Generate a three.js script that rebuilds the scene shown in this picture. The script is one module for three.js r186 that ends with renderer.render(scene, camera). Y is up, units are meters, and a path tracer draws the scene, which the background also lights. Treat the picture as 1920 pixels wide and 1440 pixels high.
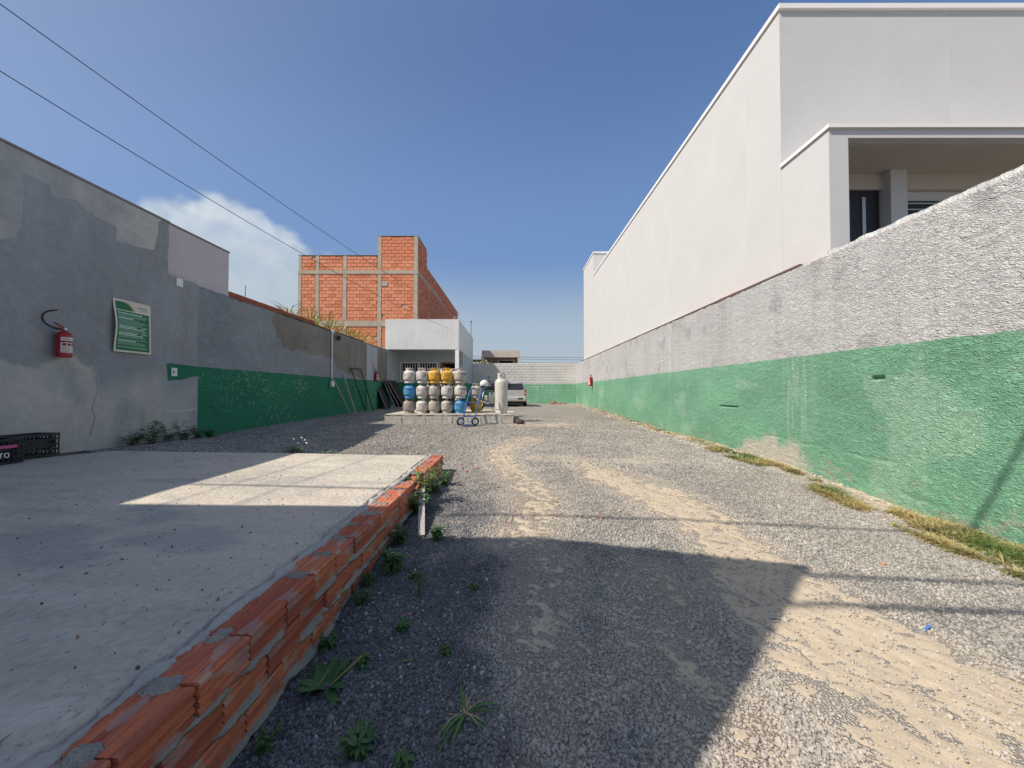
import * as THREE from 'three';
import { mergeGeometries } from 'three/addons/utils/BufferGeometryUtils.js';
import { RoundedBoxGeometry } from 'three/addons/geometries/RoundedBoxGeometry.js';

// ---------------------------------------------------------------- camera, sky, sun, exposure
const scene = new THREE.Scene();
const camera = new THREE.PerspectiveCamera(89.84, 4 / 3, 0.05, 1500);
camera.position.set(0, 1.45, 0);
camera.rotation.set(0.0194, 0.0014, 0, 'YXZ');

const renderer = new THREE.WebGLRenderer({ antialias: true });
renderer.setSize(1024, 768);
renderer.toneMapping = THREE.LinearToneMapping;
renderer.toneMappingExposure = 1.12;
renderer.shadowMap.enabled = true;

const SUN = new THREE.Vector3(-1, 1.23, 0.5);          // towards the sun
const sun = new THREE.DirectionalLight(0xfff3e4, 5.0);
sun.position.copy(SUN).multiplyScalar(30).add(new THREE.Vector3(0, 0, -12));
sun.target.position.set(0, 0, -12);
sun.castShadow = true;
sun.shadow.mapSize.set(4096, 4096);
Object.assign(sun.shadow.camera, { left: -40, right: 40, top: 40, bottom: -40, near: 1, far: 120 });
scene.add(sun, sun.target);

// ---------------------------------------------------------------- random numbers and noise
function rng(a) { return () => { a |= 0; a = a + 0x6D2B79F5 | 0; let t = Math.imul(a ^ a >>> 15, 1 | a); t = t + Math.imul(t ^ t >>> 7, 61 | t) ^ t; return ((t ^ t >>> 14) >>> 0) / 4294967296; }; }
const R = rng(7);
const rr = (a, b) => a + (b - a) * R();
const LAT = new Float32Array(65536); { const q = rng(11); for (let i = 0; i < 65536; i++) LAT[i] = q(); }
function N(x, y) {
  const xi = Math.floor(x), yi = Math.floor(y); let fx = x - xi, fy = y - yi;
  fx = fx * fx * (3 - 2 * fx); fy = fy * fy * (3 - 2 * fy);
  const x0 = xi & 255, x1 = (xi + 1) & 255, y0 = (yi & 255) << 8, y1 = ((yi + 1) & 255) << 8;
  const a = LAT[y0 + x0], b = LAT[y0 + x1], c = LAT[y1 + x0], d = LAT[y1 + x1];
  return a + (b - a) * fx + (c - a) * fy + (a - b - c + d) * fx * fy;
}
function F(x, y, o = 4) { let s = 0, a = 0.5, t = 0; for (let i = 0; i < o; i++) { s += a * N(x, y); t += a; a *= 0.5; x = x * 2 + 17.3; y = y * 2 + 5.1; } return s / t; }
const cl = (v, a = 0, b = 1) => v < a ? a : v > b ? b : v;
const ss = (a, b, v) => { v = cl((v - a) / (b - a)); return v * v * (3 - 2 * v); };
const mix = (a, b, t) => a + (b - a) * t;
const mix3 = (a, b, t) => [mix(a[0], b[0], t), mix(a[1], b[1], t), mix(a[2], b[2], t)];
const toS = v => v <= 0.0031308 ? v * 12.92 : 1.055 * Math.pow(v, 1 / 2.4) - 0.055;
function table(t, v) { if (v <= t[0][0]) return t[0][1]; for (let i = 1; i < t.length; i++) if (v <= t[i][0]) { const [a, b] = t[i - 1], [c, d] = t[i]; return b + (d - b) * (v - a) / (c - a); } return t[t.length - 1][1]; }
function inPoly(p, x, y) { let r = false; for (let i = 0, j = p.length - 1; i < p.length; j = i++) { const [a, b] = p[i], [c, d] = p[j]; if ((b > y) !== (d > y) && x < (c - a) * (y - b) / (d - b) + a) r = !r; } return r; }

// ---------------------------------------------------------------- sky: air and one bank of cloud
{
  const w = 2048, h = 1024, d = new Float32Array(w * h * 4);
  const zen = [0.062, 0.125, 0.29], up = [0.07, 0.145, 0.335], mid = [0.145, 0.26, 0.495], low = [0.35, 0.44, 0.535], hor = [0.43, 0.47, 0.52], sd = SUN.clone().normalize();
  const blobs = [[-37.5, 17.5, 6.5, 5.2], [-33.5, 15.6, 6.0, 4.4], [-30, 12, 9, 4.5], [-41, 13.5, 9, 4.2], [-22.5, 11.5, 7.5, 3.6], [-47, 11, 9, 5], [-27, 13.2, 9, 4.2], [-18, 9, 9, 3.5]];
  for (let j = 0; j < h; j++) {
    const el = (j + 0.5) / h * 180 - 90;
    for (let i = 0; i < w; i++) {
      const az = ((i + 0.5) / w * 360 - 180) + 90;              // 0 straight ahead, right positive
      const e = Math.max(el, 0);
      let c = e < 8 ? mix3(hor, low, e / 8) : e < 20 ? mix3(low, mid, ss(8, 20, e)) : e < 46 ? mix3(mid, up, ss(18, 46, e)) : mix3(up, zen, (e - 46) / 44);
      if (el > 2 && el < 34) {
        let a = az > 180 ? az - 360 : az < -180 ? az + 360 : az, s = 0;
        const wx = (F(a * 0.32 + 50, e * 0.42, 4) - 0.5) * 5, wy = (F(a * 0.32 + 9, e * 0.42 + 40, 4) - 0.5) * 4;
        for (const [ba, be, ra, re] of blobs) { const q = ((a + wx - ba) / ra) ** 2 + ((e + wy - be) / re) ** 2; s = Math.max(s, 1 - q); }
        if (s > 0) {
          const dn = ss(0, 0.6, s) * (0.55 + 0.5 * F(a * 0.5, e * 0.7 + 3, 4)) * 0.95;
          c = mix3(c, mix3([0.45, 0.52, 0.58], [0.63, 0.69, 0.73], ss(14, 21, e) * F(a * 0.7 + 4, e * 0.9, 3)), cl(dn));
        }
      }
      const er = el * Math.PI / 180, ar = az * Math.PI / 180, dot = Math.cos(er) * Math.sin(ar) * sd.x + Math.sin(er) * sd.y - Math.cos(er) * Math.cos(ar) * sd.z;
      const glow = 1.7 * Math.exp(-Math.acos(cl(dot, -1, 1)) / 0.32);            // brighter hazy air round the sun
      c = [c[0] + glow, c[1] + glow * 0.95, c[2] + glow * 0.86];
      const k = (j * w + i) * 4;
      d[k] = c[0]; d[k + 1] = c[1]; d[k + 2] = c[2]; d[k + 3] = 1;
    }
  }
  const t = new THREE.DataTexture(d, w, h, THREE.RGBAFormat, THREE.FloatType);
  t.mapping = THREE.EquirectangularReflectionMapping; t.magFilter = t.minFilter = THREE.LinearFilter; t.needsUpdate = true;
  scene.background = t; scene.environment = t;
}

// ---------------------------------------------------------------- helpers
function tex(w, h, fn, srgb = true, size) {
  const d = new Uint8Array(w * h * 4);
  for (let j = 0; j < h; j++) for (let i = 0; i < w; i++) {
    const c = fn((i + 0.5) / w, (j + 0.5) / h, i, j), k = (j * w + i) * 4;
    if (typeof c === 'number') d[k] = d[k + 1] = d[k + 2] = cl(c) * 255;
    else { d[k] = cl(srgb ? toS(c[0]) : c[0]) * 255; d[k + 1] = cl(srgb ? toS(c[1]) : c[1]) * 255; d[k + 2] = cl(srgb ? toS(c[2]) : c[2]) * 255; }
    d[k + 3] = 255;
  }
  const t = new THREE.DataTexture(d, w, h); t.magFilter = THREE.LinearFilter; t.minFilter = THREE.LinearMipmapLinearFilter; t.generateMipmaps = true;
  t.wrapS = t.wrapT = THREE.RepeatWrapping; if (srgb) t.colorSpace = THREE.SRGBColorSpace;
  if (size) t.repeat.set(1 / size[0], 1 / size[1]);
  t.needsUpdate = true; return t;
}
const rgb = (r, g, b) => new THREE.Color().setRGB(r, g, b);
function mat(c, o = {}) { return new THREE.MeshStandardMaterial({ color: Array.isArray(c) ? rgb(...c) : c, roughness: 0.9, side: THREE.DoubleSide, ...o }); }
function uvBox(g) {
  if (g.index) g = g.toNonIndexed();
  const p = g.attributes.position, n = g.attributes.normal, uv = new Float32Array(p.count * 2);
  for (let i = 0; i < p.count; i++) {
    const ax = Math.abs(n.getX(i)), ay = Math.abs(n.getY(i)), az = Math.abs(n.getZ(i));
    const x = p.getX(i), y = p.getY(i), z = p.getZ(i);
    if (ax >= ay && ax >= az) { uv[2 * i] = z; uv[2 * i + 1] = y; } else if (ay >= az) { uv[2 * i] = x; uv[2 * i + 1] = z; } else { uv[2 * i] = x; uv[2 * i + 1] = y; }
  }
  g.setAttribute('uv', new THREE.BufferAttribute(uv, 2)); return g;
}
const clean = g => { const o = g.index ? g.toNonIndexed() : g; for (const k of Object.keys(o.attributes)) if (!['position', 'normal', 'uv'].includes(k)) o.deleteAttribute(k); return o; };
// box by extents: x0..x1, y0..y1, depth D0..D1 (depth is -z)
const bx = (x0, x1, y0, y1, d0, d1) => uvBox(new THREE.BoxGeometry(x1 - x0, y1 - y0, d1 - d0).translate((x0 + x1) / 2, (y0 + y1) / 2, -(d0 + d1) / 2));
const cb = (w, h, d, x = 0, y = 0, z = 0) => uvBox(new THREE.BoxGeometry(w, h, d).translate(x, y, z));
const rb = (w, h, d, r, x = 0, y = 0, z = 0) => uvBox(new RoundedBoxGeometry(w, h, d, 2, r).translate(x, y, z));
const V = (x, y, z) => new THREE.Vector3(x, y, z);
function rod(a, b, r, seg = 10) {
  const d = b.clone().sub(a), g = new THREE.CylinderGeometry(r, r, d.length(), seg);
  g.applyQuaternion(new THREE.Quaternion().setFromUnitVectors(V(0, 1, 0), d.clone().normalize()));
  return g.translate((a.x + b.x) / 2, (a.y + b.y) / 2, (a.z + b.z) / 2);
}
const tube = (pts, r, seg = 24, rs = 8) => new THREE.TubeGeometry(new THREE.CatmullRomCurve3(pts), seg, r, rs, false);
const lathe = (pts, seg = 32) => new THREE.LatheGeometry(pts.map(([r, y]) => new THREE.Vector2(r, y)), seg);
const used = {};
function numbered(n) { const k = used[n] = (used[n] ?? -1) + 1; return k ? `${n}_${String(k).padStart(3, '0')}` : n; }
function mesh(name, g, m, parent = scene) {
  const geo = Array.isArray(g) ? (g.length > 1 ? mergeGeometries(g.map(clean)) : g[0]) : g;
  const o = new THREE.Mesh(geo, m); o.name = parent === scene ? numbered(name) : name; o.castShadow = o.receiveShadow = true; parent.add(o); return o;
}
function thing(name, label, category, [x, y, z] = [0, 0, 0], turn = 0, group) {
  const o = new THREE.Group(); o.name = numbered(name); o.position.set(x, y, z); o.rotation.y = turn; o.userData = { label, category }; if (group) o.userData.group = group; scene.add(o); return o;
}
function tag(o, label, category, group, kind) { o.userData.label = label; if (category) o.userData.category = category; if (group) o.userData.group = group; if (kind) o.userData.kind = kind; return o; }
function struct(o, label) { o.userData.kind = 'structure'; if (label) o.userData.label = label; return o; }
function copyOf(src, pos, turn, label, group) { const c = src.clone(); c.name = numbered(src.userData.base); c.userData = { ...src.userData, label }; if (group) c.userData.group = group; c.position.set(...pos); c.rotation.y = turn; if (src.userData.base === 'gas_cylinder') c.scale.set(1.04, 1, 1.04); scene.add(c); return c; }
// surface from a grid: f(i,j) -> [x,y,z,u,v,(r,g,b)]
function gridGeo(nu, nv, f, flip = false, keep) {
  const hasC = f(0, 0).length > 5, P = [], U = [], C = [], I = [];
  for (let j = 0; j < nv; j++) for (let i = 0; i < nu; i++) { const q = f(i, j); P.push(q[0], q[1], q[2]); U.push(q[3], q[4]); if (hasC) C.push(q[5], q[6], q[7]); }
  for (let j = 0; j < nv - 1; j++) for (let i = 0; i < nu - 1; i++) {
    if (keep && !keep(i, j)) continue;
    const a = j * nu + i, b = a + 1, c = a + nu, d = c + 1; if (flip) I.push(a, c, b, b, c, d); else I.push(a, b, c, b, d, c);
  }
  const g = new THREE.BufferGeometry(); g.setAttribute('position', new THREE.Float32BufferAttribute(P, 3)); g.setAttribute('uv', new THREE.Float32BufferAttribute(U, 2));
  if (hasC) g.setAttribute('color', new THREE.Float32BufferAttribute(C, 3));
  g.setIndex(I); g.computeVertexNormals(); return g;
}

// ---------------------------------------------------------------- shared textures and materials
const XL = -6.8, XR = 4.615, DB = 28;              // faces of the left, right and rear boundary walls
const T = {};
T.conc = tex(1024, 1024, (u, v) => { const n = F(u * 6, v * 6, 5), f = F(u * 90, v * 90, 3), s = N(u * 256, v * 256); const k = 0.78 + 0.3 * (n - 0.5) * 2 * 0.6 + 0.16 * (f - 0.5) + 0.06 * (s - 0.5); return [k, k, k * 0.985]; }, true, [3, 3]);
T.concB = tex(512, 512, (u, v) => 0.4 * F(u * 12, v * 12, 4) + 0.4 * F(u * 120, v * 120, 3) + 0.2 * N(u * 256, v * 256), false, [1.2, 1.2]);
T.plaster = tex(1024, 1024, (u, v) => { const n = F(u * 5, v * 5, 5), f = F(u * 60, v * 60, 3); const k = 0.93 + 0.1 * (n - 0.5) + 0.05 * (f - 0.5); return [k, k, k]; }, true, [4, 4]);
T.rough = tex(1024, 1024, (u, v) => {      // thrown cement render: short ragged ridges
  const w = F(u * 20, v * 20, 2) * 0.05;
  const a = Math.sqrt(Math.abs(2 * F((u + w) * 30, (v + w) * 76, 3) - 1)), b = F(u * 100, v * 200, 2);
  return cl(0.7 * a + 0.4 * b - 0.1);
}, false, [1.3, 1.3]);
T.brickc = tex(512, 256, (u, v) => { const n = F(u * 4, v * 40, 4), d = F(u * 14, v * 14, 4); const k = 0.7 + 0.5 * (n - 0.3); const dust = ss(0.52, 0.7, d) * 0.35; return mix3([k, k, k], [0.95, 0.9, 0.85], dust); }, true, [0.6, 0.3]);
T.streak = tex(1024, 512, (u, v) => { const a = F(u * 26, v * 2.2, 4), b = F(u * 4, v * 4, 5), k = 0.9 + 0.16 * (a - 0.5) + 0.16 * (b - 0.5) - 0.14 * ss(0.6, 0.8, F(u * 18 + 5, v * 1.6, 3)); return [k, k, k]; }, true, [5, 2.4]);
{
  const f = (u, v) => ({ n: F(u * 3, v * 46, 4), l: F(u * 2.5 + 7, v * 90, 3), film: F(u * 5 + 20, v * 9, 5), soot: F(u * 4 + 50, v * 5, 4), g: F(u * 70, v * 70, 2) });
  T.edge = tex(1024, 1024, (u, v) => { const q = f(u, v); let c = mix3([0.43, 0.115, 0.06], [0.6, 0.19, 0.082], ss(0.28, 0.68, q.n)); if (q.l > 0.63) c = mix3(c, [0.2, 0.06, 0.04], 0.35); if (q.l < 0.3) c = mix3(c, [0.7, 0.36, 0.22], 0.35); c = mix3(c, [0.44, 0.37, 0.31], 0.6 * ss(0.62, 0.7, q.film)); c = mix3(c, [0.27, 0.1, 0.08], 0.45 * ss(0.5, 0.7, q.soot)); const k = 0.88 + 0.24 * q.g; return [c[0] * k, c[1] * k, c[2] * k]; }, true, [0.9, 0.5]);
  T.edgeB = tex(512, 512, (u, v) => { const q = f(u, v); return cl(0.5 * q.n + 0.3 * q.l + 0.3 * ss(0.56, 0.66, q.film) + 0.15 * q.g); }, false, [0.9, 0.5]);
}
T.dirtpaint = tex(512, 512, (u, v) => { const n = F(u * 7, v * 7, 5), s = F(u * 60, v * 60, 3); const k = 1 - 0.28 * ss(0.5, 0.8, n) - 0.35 * ss(0.66, 0.74, s); return [k, k * 0.985, k * 0.96]; }, true, [0.8, 0.8]);

const M = {
  conc: mat([0.46, 0.45, 0.42], { map: T.conc, bumpMap: T.concB, bumpScale: 0.006 }),
  concDark: mat([0.3, 0.29, 0.265], { map: T.conc, bumpMap: T.concB, bumpScale: 0.008 }),
  frame: mat([0.54, 0.47, 0.375], { map: T.conc, bumpMap: T.concB, bumpScale: 0.012 }),
  mortar: mat([0.36, 0.335, 0.28], { map: T.conc, bumpMap: T.concB, bumpScale: 0.01 }),
  smear: mat([0.4, 0.375, 0.335], { map: T.conc, bumpMap: T.concB, bumpScale: 0.03 }),
  white: mat([0.59, 0.592, 0.592], { map: T.plaster, bumpMap: T.concB, bumpScale: 0.0012 }),
  whiteTrim: mat([0.8, 0.79, 0.77], { roughness: 0.6 }),
  soffit: mat([0.52, 0.48, 0.42], { map: T.plaster }),
  greyPaint: mat([0.72, 0.73, 0.73], { map: T.streak, bumpMap: T.concB, bumpScale: 0.004 }),
  bluePaint: mat([0.44, 0.48, 0.52], { map: T.plaster, bumpMap: T.concB, bumpScale: 0.003 }),
  black: mat([0.012, 0.012, 0.014], { roughness: 0.5 }),
  blackDull: mat([0.025, 0.024, 0.024], { roughness: 0.8, map: T.dirtpaint }),
  glass: new THREE.MeshPhysicalMaterial({ color: rgb(0.02, 0.025, 0.03), roughness: 0.06, metalness: 0, ior: 1.5 }),
  void: mat([0.012, 0.011, 0.01], { roughness: 1 }),
  red: mat([0.36, 0.012, 0.016], { roughness: 0.35 }),
  rust: mat([0.2, 0.09, 0.05], { map: T.dirtpaint }),
  steel: mat([0.5, 0.5, 0.5], { roughness: 0.4, metalness: 0.7 }),
  wood: mat([0.42, 0.36, 0.29], { map: T.dirtpaint }),
  greyWood: mat([0.38, 0.37, 0.35], { map: T.dirtpaint }),
  wire: mat([0.06, 0.065, 0.075], { roughness: 0.7 }),
};

// ---------------------------------------------------------------- the ground
const hMid = [[-6, 1.42], [0, 1.4], [2, 1.38], [3, 1.3], [5.8, 1.22], [8.5, 1.1], [11.6, 0.97], [16, 0.92], [19, 0.89], [28, 0.86]];
const hLeft = [[-6, 0.92], [5.5, 0.92], [6.4, 0.94], [8.3, 1.0], [12, 0.95], [18, 0.87], [28, 0.85]];
const hRight = [[-6, 1.46], [3.5, 1.43], [4.8, 1.38], [6.3, 1.22], [8.4, 1.175], [11.5, 1.19], [21, 0.95], [28, 0.88]];
const slabEdgeX = D => mix(-6.05, -6.75, cl((5.93 - D) / 1.33));
function groundY(x, D) {
  const xc = cl(x, XL, XR);
  let h = table(hMid, D);
  if (xc < -1) h = mix(h, table(hLeft, D), ss(-1, -6.6, xc)); else if (xc > 0.5) h = mix(h, table(hRight, D), ss(0.5, 4.4, xc));
  let y = 1.45 - h;
  if (D < 5.86 && x > slabEdgeX(D) + 0.05 && x < -1.12) y = Math.min(y, 0.2);
  return y;
}
// sandy wheel tracks: centre lines on the ground with a half width
const tracks = [
  [[[1.62, 0.9], [1.67, 1.5], [1.64, 2.0], [1.66, 2.6], [1.9, 3.2], [1.9, 3.9], [1.75, 4.7], [1.4, 5.7]], 0.34, 1.0],
  [[[2.35, 0.9], [2.22, 1.7], [2.1, 2.15], [1.98, 2.75], [1.96, 3.3]], 0.3, 1.0],
  [[[2.1, 4.0], [2.0, 4.8], [1.75, 5.6], [1.2, 6.3]], 0.3, 0.82],
  [[[0.1, 3.4], [0.28, 4.1], [0.2, 5.1], [-0.1, 6.0], [-0.3, 7.2], [0.3, 8.8]], 0.3, 0.78],
  [[[0.4, 6.9], [1.4, 6.6], [2.4, 6.7]], 0.22, 0.6],
  [[[0.2, 11.4], [0.8, 11.2], [1.6, 11.9]], 0.4, 0.7],
  [[[0.9, 1.55], [0.8, 2.1], [1.0, 2.7]], 0.3, 0.62],
  [[[0.25, 1.5], [0.1, 2.2], [0.3, 3.0]], 0.24, 0.55],
];
function segDist(p, x, y) { let m = 1e9; for (let i = 1; i < p.length; i++) { const [a, b] = p[i - 1], [c, d] = p[i], vx = c - a, vy = d - b, t = cl(((x - a) * vx + (y - b) * vy) / (vx * vx + vy * vy)); m = Math.min(m, Math.hypot(x - a - vx * t, y - b - vy * t)); } return m; }
function sandMask(x, D) {
  let s = 0; for (const [p, w, k] of tracks) { const d = segDist(p, x, D); if (d < w * 2.2) s = Math.max(s, k * (1 - ss(w * 0.2, w * 2.0, d))); }
  s += 0.5 * (F(x * 1.6 + 3, D * 0.9 + 8, 4) - 0.5) + 0.5 * (F(x * 9 + 20, D * 7, 3) - 0.5);
  const wall = ss(0.75, 0.1, XR - x) * (D > 2 ? 1 : 0);
  return cl(Math.max(s, wall * (0.45 + 0.7 * F(x * 3, D * 1.4 + 5, 3))));
}
T.gravel = (() => {                                    // crushed stone, 2 m tile: one tone for each stone
  const S = 2048, cells = 120, q = rng(5), px = new Float32Array(cells * cells * 4);
  for (let i = 0; i < cells * cells; i++) { px[i * 4] = q(); px[i * 4 + 1] = q(); px[i * 4 + 2] = q(); px[i * 4 + 3] = 0.75 + 0.5 * q(); }
  const bump = new Uint8Array(S * S);
  const t = tex(S, S, (u, v, i, j) => {
    const gx = u * cells, gy = v * cells, ix = Math.floor(gx), iy = Math.floor(gy); let d1 = 9, d2 = 9, id = 0;
    for (let b = -1; b <= 1; b++) for (let a = -1; a <= 1; a++) {
      const k = (((iy + b + cells) % cells) * cells + (ix + a + cells) % cells) * 4, dx = ix + a + px[k] - gx, dy = iy + b + px[k + 1] - gy, d = Math.sqrt(dx * dx + dy * dy) * px[k + 3];
      if (d < d1) { d2 = d1; d1 = d; id = k; } else if (d < d2) d2 = d;
    }
    const e = d2 - d1, tone = px[id + 2]; bump[j * S + i] = cl(ss(0, 0.45, e) * (0.5 + 0.5 * tone)) * 255;
    const fines = 1 - ss(0.03, 0.2, e), k = 0.48 + 0.42 * tone * tone + 0.12 * (N(u * 256, v * 256) - 0.5);
    const st = tone > 0.93 ? [k * 1.05, k, k * 0.92] : tone < 0.2 ? [k * 0.95, k * 0.97, k * 1.04] : [k, k, k];
    return mix3(st, [0.62, 0.58, 0.5], fines * 0.7);
  }, true, [2, 2]);
  const b = tex(1024, 1024, (u, v, i, j) => bump[(j * 2) * S + i * 2] / 255, false, [2, 2]);
  return [t, b];
})();
const dusty = (x, D) => ss(0.3, 0.62, 0.5 * ss(-0.9, 1.6, x + 0.25 * (D - 2.4)) + 0.55 * F(x * 1.3 + 15, D * 1.1 + 2, 5) + 0.3 * (F(x * 8, D * 8, 3) - 0.5) + 0.4 * ss(4.5, 7, D) - 0.03);   // stone tone: patchily darker towards the near left, paler beyond
const gravelTop = (x, D) => groundY(x, D) + (F(x * 7, D * 7, 3) - 0.5) * 0.022 + (F(x * 1.1, D * 0.8, 2) - 0.5) * 0.05;
const sandTop = (x, D, m) => groundY(x, D) + (F(x * 7, D * 7, 3) - 0.5) * 0.014 + (F(x * 1.1, D * 0.8, 2) - 0.5) * 0.05 + (m - 0.74) * 0.03 + (F(x * 23, D * 23, 3) - 0.5) * 0.036;
const axis = (segs) => { const o = []; for (const [a, b, s] of segs) for (let v = a; v < b - 1e-6; v += s) o.push(v); o.push(segs[segs.length - 1][1]); return o; };
{
  const xs = axis([[-500, -100, 100], [-100, -20, 20], [-20, -7, 3], [-7, 4.7, 0.06], [4.7, 20, 3], [20, 100, 20], [100, 500, 100]]);
  const ds = axis([[-500, -100, 100], [-100, -6, 15], [-6, 0.7, 0.5], [0.7, 9, 0.055], [9, 29, 0.13], [29, 60, 6], [60, 120, 20], [120, 600, 80]]);
  const clean = [0.25, 0.25, 0.255], paleGravel = [0.47, 0.44, 0.39], dust = [0.6, 0.545, 0.46], redd = [0.42, 0.32, 0.25], pale = [0.55, 0.52, 0.47], soil = [0.27, 0.2, 0.16];
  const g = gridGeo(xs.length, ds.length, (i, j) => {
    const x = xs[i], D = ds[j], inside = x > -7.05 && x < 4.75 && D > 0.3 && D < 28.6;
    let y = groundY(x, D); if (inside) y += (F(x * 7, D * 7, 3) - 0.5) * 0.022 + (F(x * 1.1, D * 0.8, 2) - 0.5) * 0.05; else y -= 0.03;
    let c = mix3(mix3(clean, paleGravel, dusty(x, D)), dust, 0.75 * ss(0.1, 0.62, sandMask(x, D)));
    c = mix3(c, redd, 0.4 * ss(0.6, 0.75, F(x * 0.9 + 30, D * 0.7, 4)));
    c = mix3(c, pale, 0.6 * ss(0.55, 0.72, F(x * 0.8 + 70, D * 0.35 + 11, 4)));
    if (x < -5.9 && D < 8.6) c = mix3(c, soil, ss(-5.8, -6.1, x) * ss(8.6, 7.6, D));
    const k = 0.86 + 0.28 * F(x * 2.3, D * 2.3, 4);
    return [x, y, -D, x, D, c[0] * k, c[1] * k, c[2] * k];
  });
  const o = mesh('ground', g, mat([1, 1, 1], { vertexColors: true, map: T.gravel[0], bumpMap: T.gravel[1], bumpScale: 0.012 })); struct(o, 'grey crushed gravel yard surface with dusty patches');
}
{ // sand lying over the gravel along the wheel tracks: it shows where it is thicker than the stones
  const st = 0.032, x0 = -0.9, nx = 175, d0 = 0.75, nd = 390, mk = new Float32Array(nx * nd);
  for (let j = 0; j < nd; j++) for (let i = 0; i < nx; i++) mk[j * nx + i] = sandMask(x0 + i * st, d0 + j * st);
  const g = gridGeo(nx, nd, (i, j) => {
    const x = x0 + i * st, D = d0 + j * st, m = mk[j * nx + i];
    const y = sandTop(x, D, m);
    return [x, y, -D, x, D];
  }, false, (i, j) => mk[j * nx + i] > 0.42 || mk[j * nx + i + 1] > 0.42 || mk[(j + 1) * nx + i] > 0.42);
  const sand = tex(1024, 1024, (u, v) => { const n = F(u * 5, v * 5, 5), f = F(u * 120, v * 120, 3), s = N(u * 256, v * 256); const k = 0.86 + 0.2 * (n - 0.5) + 0.18 * (f - 0.5); const c = [0.53 * k, 0.445 * k, 0.325 * k]; return s > 0.9 ? mix3(c, [0.25, 0.24, 0.23], 0.55) : c; }, true, [1.4, 1.4]);
  const o = mesh('sand', g, mat([1, 1, 1], { map: sand, bumpMap: T.concB, bumpScale: 0.006 })); struct(o, 'pale sandy wheel tracks over the gravel');
}
{ // loose stones lying on the near part of the yard
  const q = rng(21), shapes = [0, 1, 2].map(k => { const g = new THREE.IcosahedronGeometry(1, 0), p = g.attributes.position, f = {}; for (let i = 0; i < p.count; i++) { const key = [p.getX(i), p.getY(i), p.getZ(i)].map(v => v.toFixed(2)).join(); f[key] ??= 0.72 + 0.5 * q(); p.setXYZ(i, p.getX(i) * f[key], p.getY(i) * f[key] * 0.75, p.getZ(i) * f[key] * (0.8 + 0.1 * k)); } g.computeVertexNormals(); return g; });
  const m4 = new THREE.Matrix4(), qt = new THREE.Quaternion(), e = new THREE.Euler(), c = new THREE.Color();
  const want = 100000, stoneMat = mat([1, 1, 1], { roughness: 0.95 });
  shapes.forEach((g, k) => {
    const im = new THREE.InstancedMesh(g, stoneMat, want); let n = 0, tries = 0;
    while (n < want && tries++ < want * 6) {
      const far = n > want * 0.62, D = far ? 5.95 + 8 * Math.pow(q(), 1.3) : 0.85 + 8.0 * Math.pow(q(), 1.7), x = far ? -6.7 + 11.25 * q() : -1.04 + 5.6 * q(); if (far && D > 11.5 && x < 0.15 && x > -3.95) continue;
      const s = sandMask(x, D); if (q() < ss(0.28, 0.72, s) * 0.88) continue;
      if (x > 1.35 * D + 0.3) continue;
      const big = q(), r = (big > 0.997 ? 0.019 : big > 0.93 ? 0.0125 : big > 0.5 ? 0.0085 : 0.006) * (0.7 + 0.6 * q()) * (far ? 1.5 : 1);
      const y = (s > 0.42 ? Math.max(gravelTop(x, D), sandTop(x, D, s)) : gravelTop(x, D)) + r * 0.25;
      e.set(q() * 6, q() * 6, q() * 6); m4.compose(V(x, y, -D), qt.setFromEuler(e), V(r, r, r)); im.setMatrixAt(n, m4);
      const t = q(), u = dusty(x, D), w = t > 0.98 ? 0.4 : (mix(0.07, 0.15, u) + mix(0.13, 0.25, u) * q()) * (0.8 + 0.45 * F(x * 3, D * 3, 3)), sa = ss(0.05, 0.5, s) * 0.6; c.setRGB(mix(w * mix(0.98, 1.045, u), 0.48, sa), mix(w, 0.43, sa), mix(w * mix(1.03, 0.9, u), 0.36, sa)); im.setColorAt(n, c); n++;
    }
    im.count = n; im.name = numbered('gravel'); im.castShadow = im.receiveShadow = true;
    tag(im, 'loose grey gravel stones strewn over the yard', null, null, 'stuff'); scene.add(im);
  });
}

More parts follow.
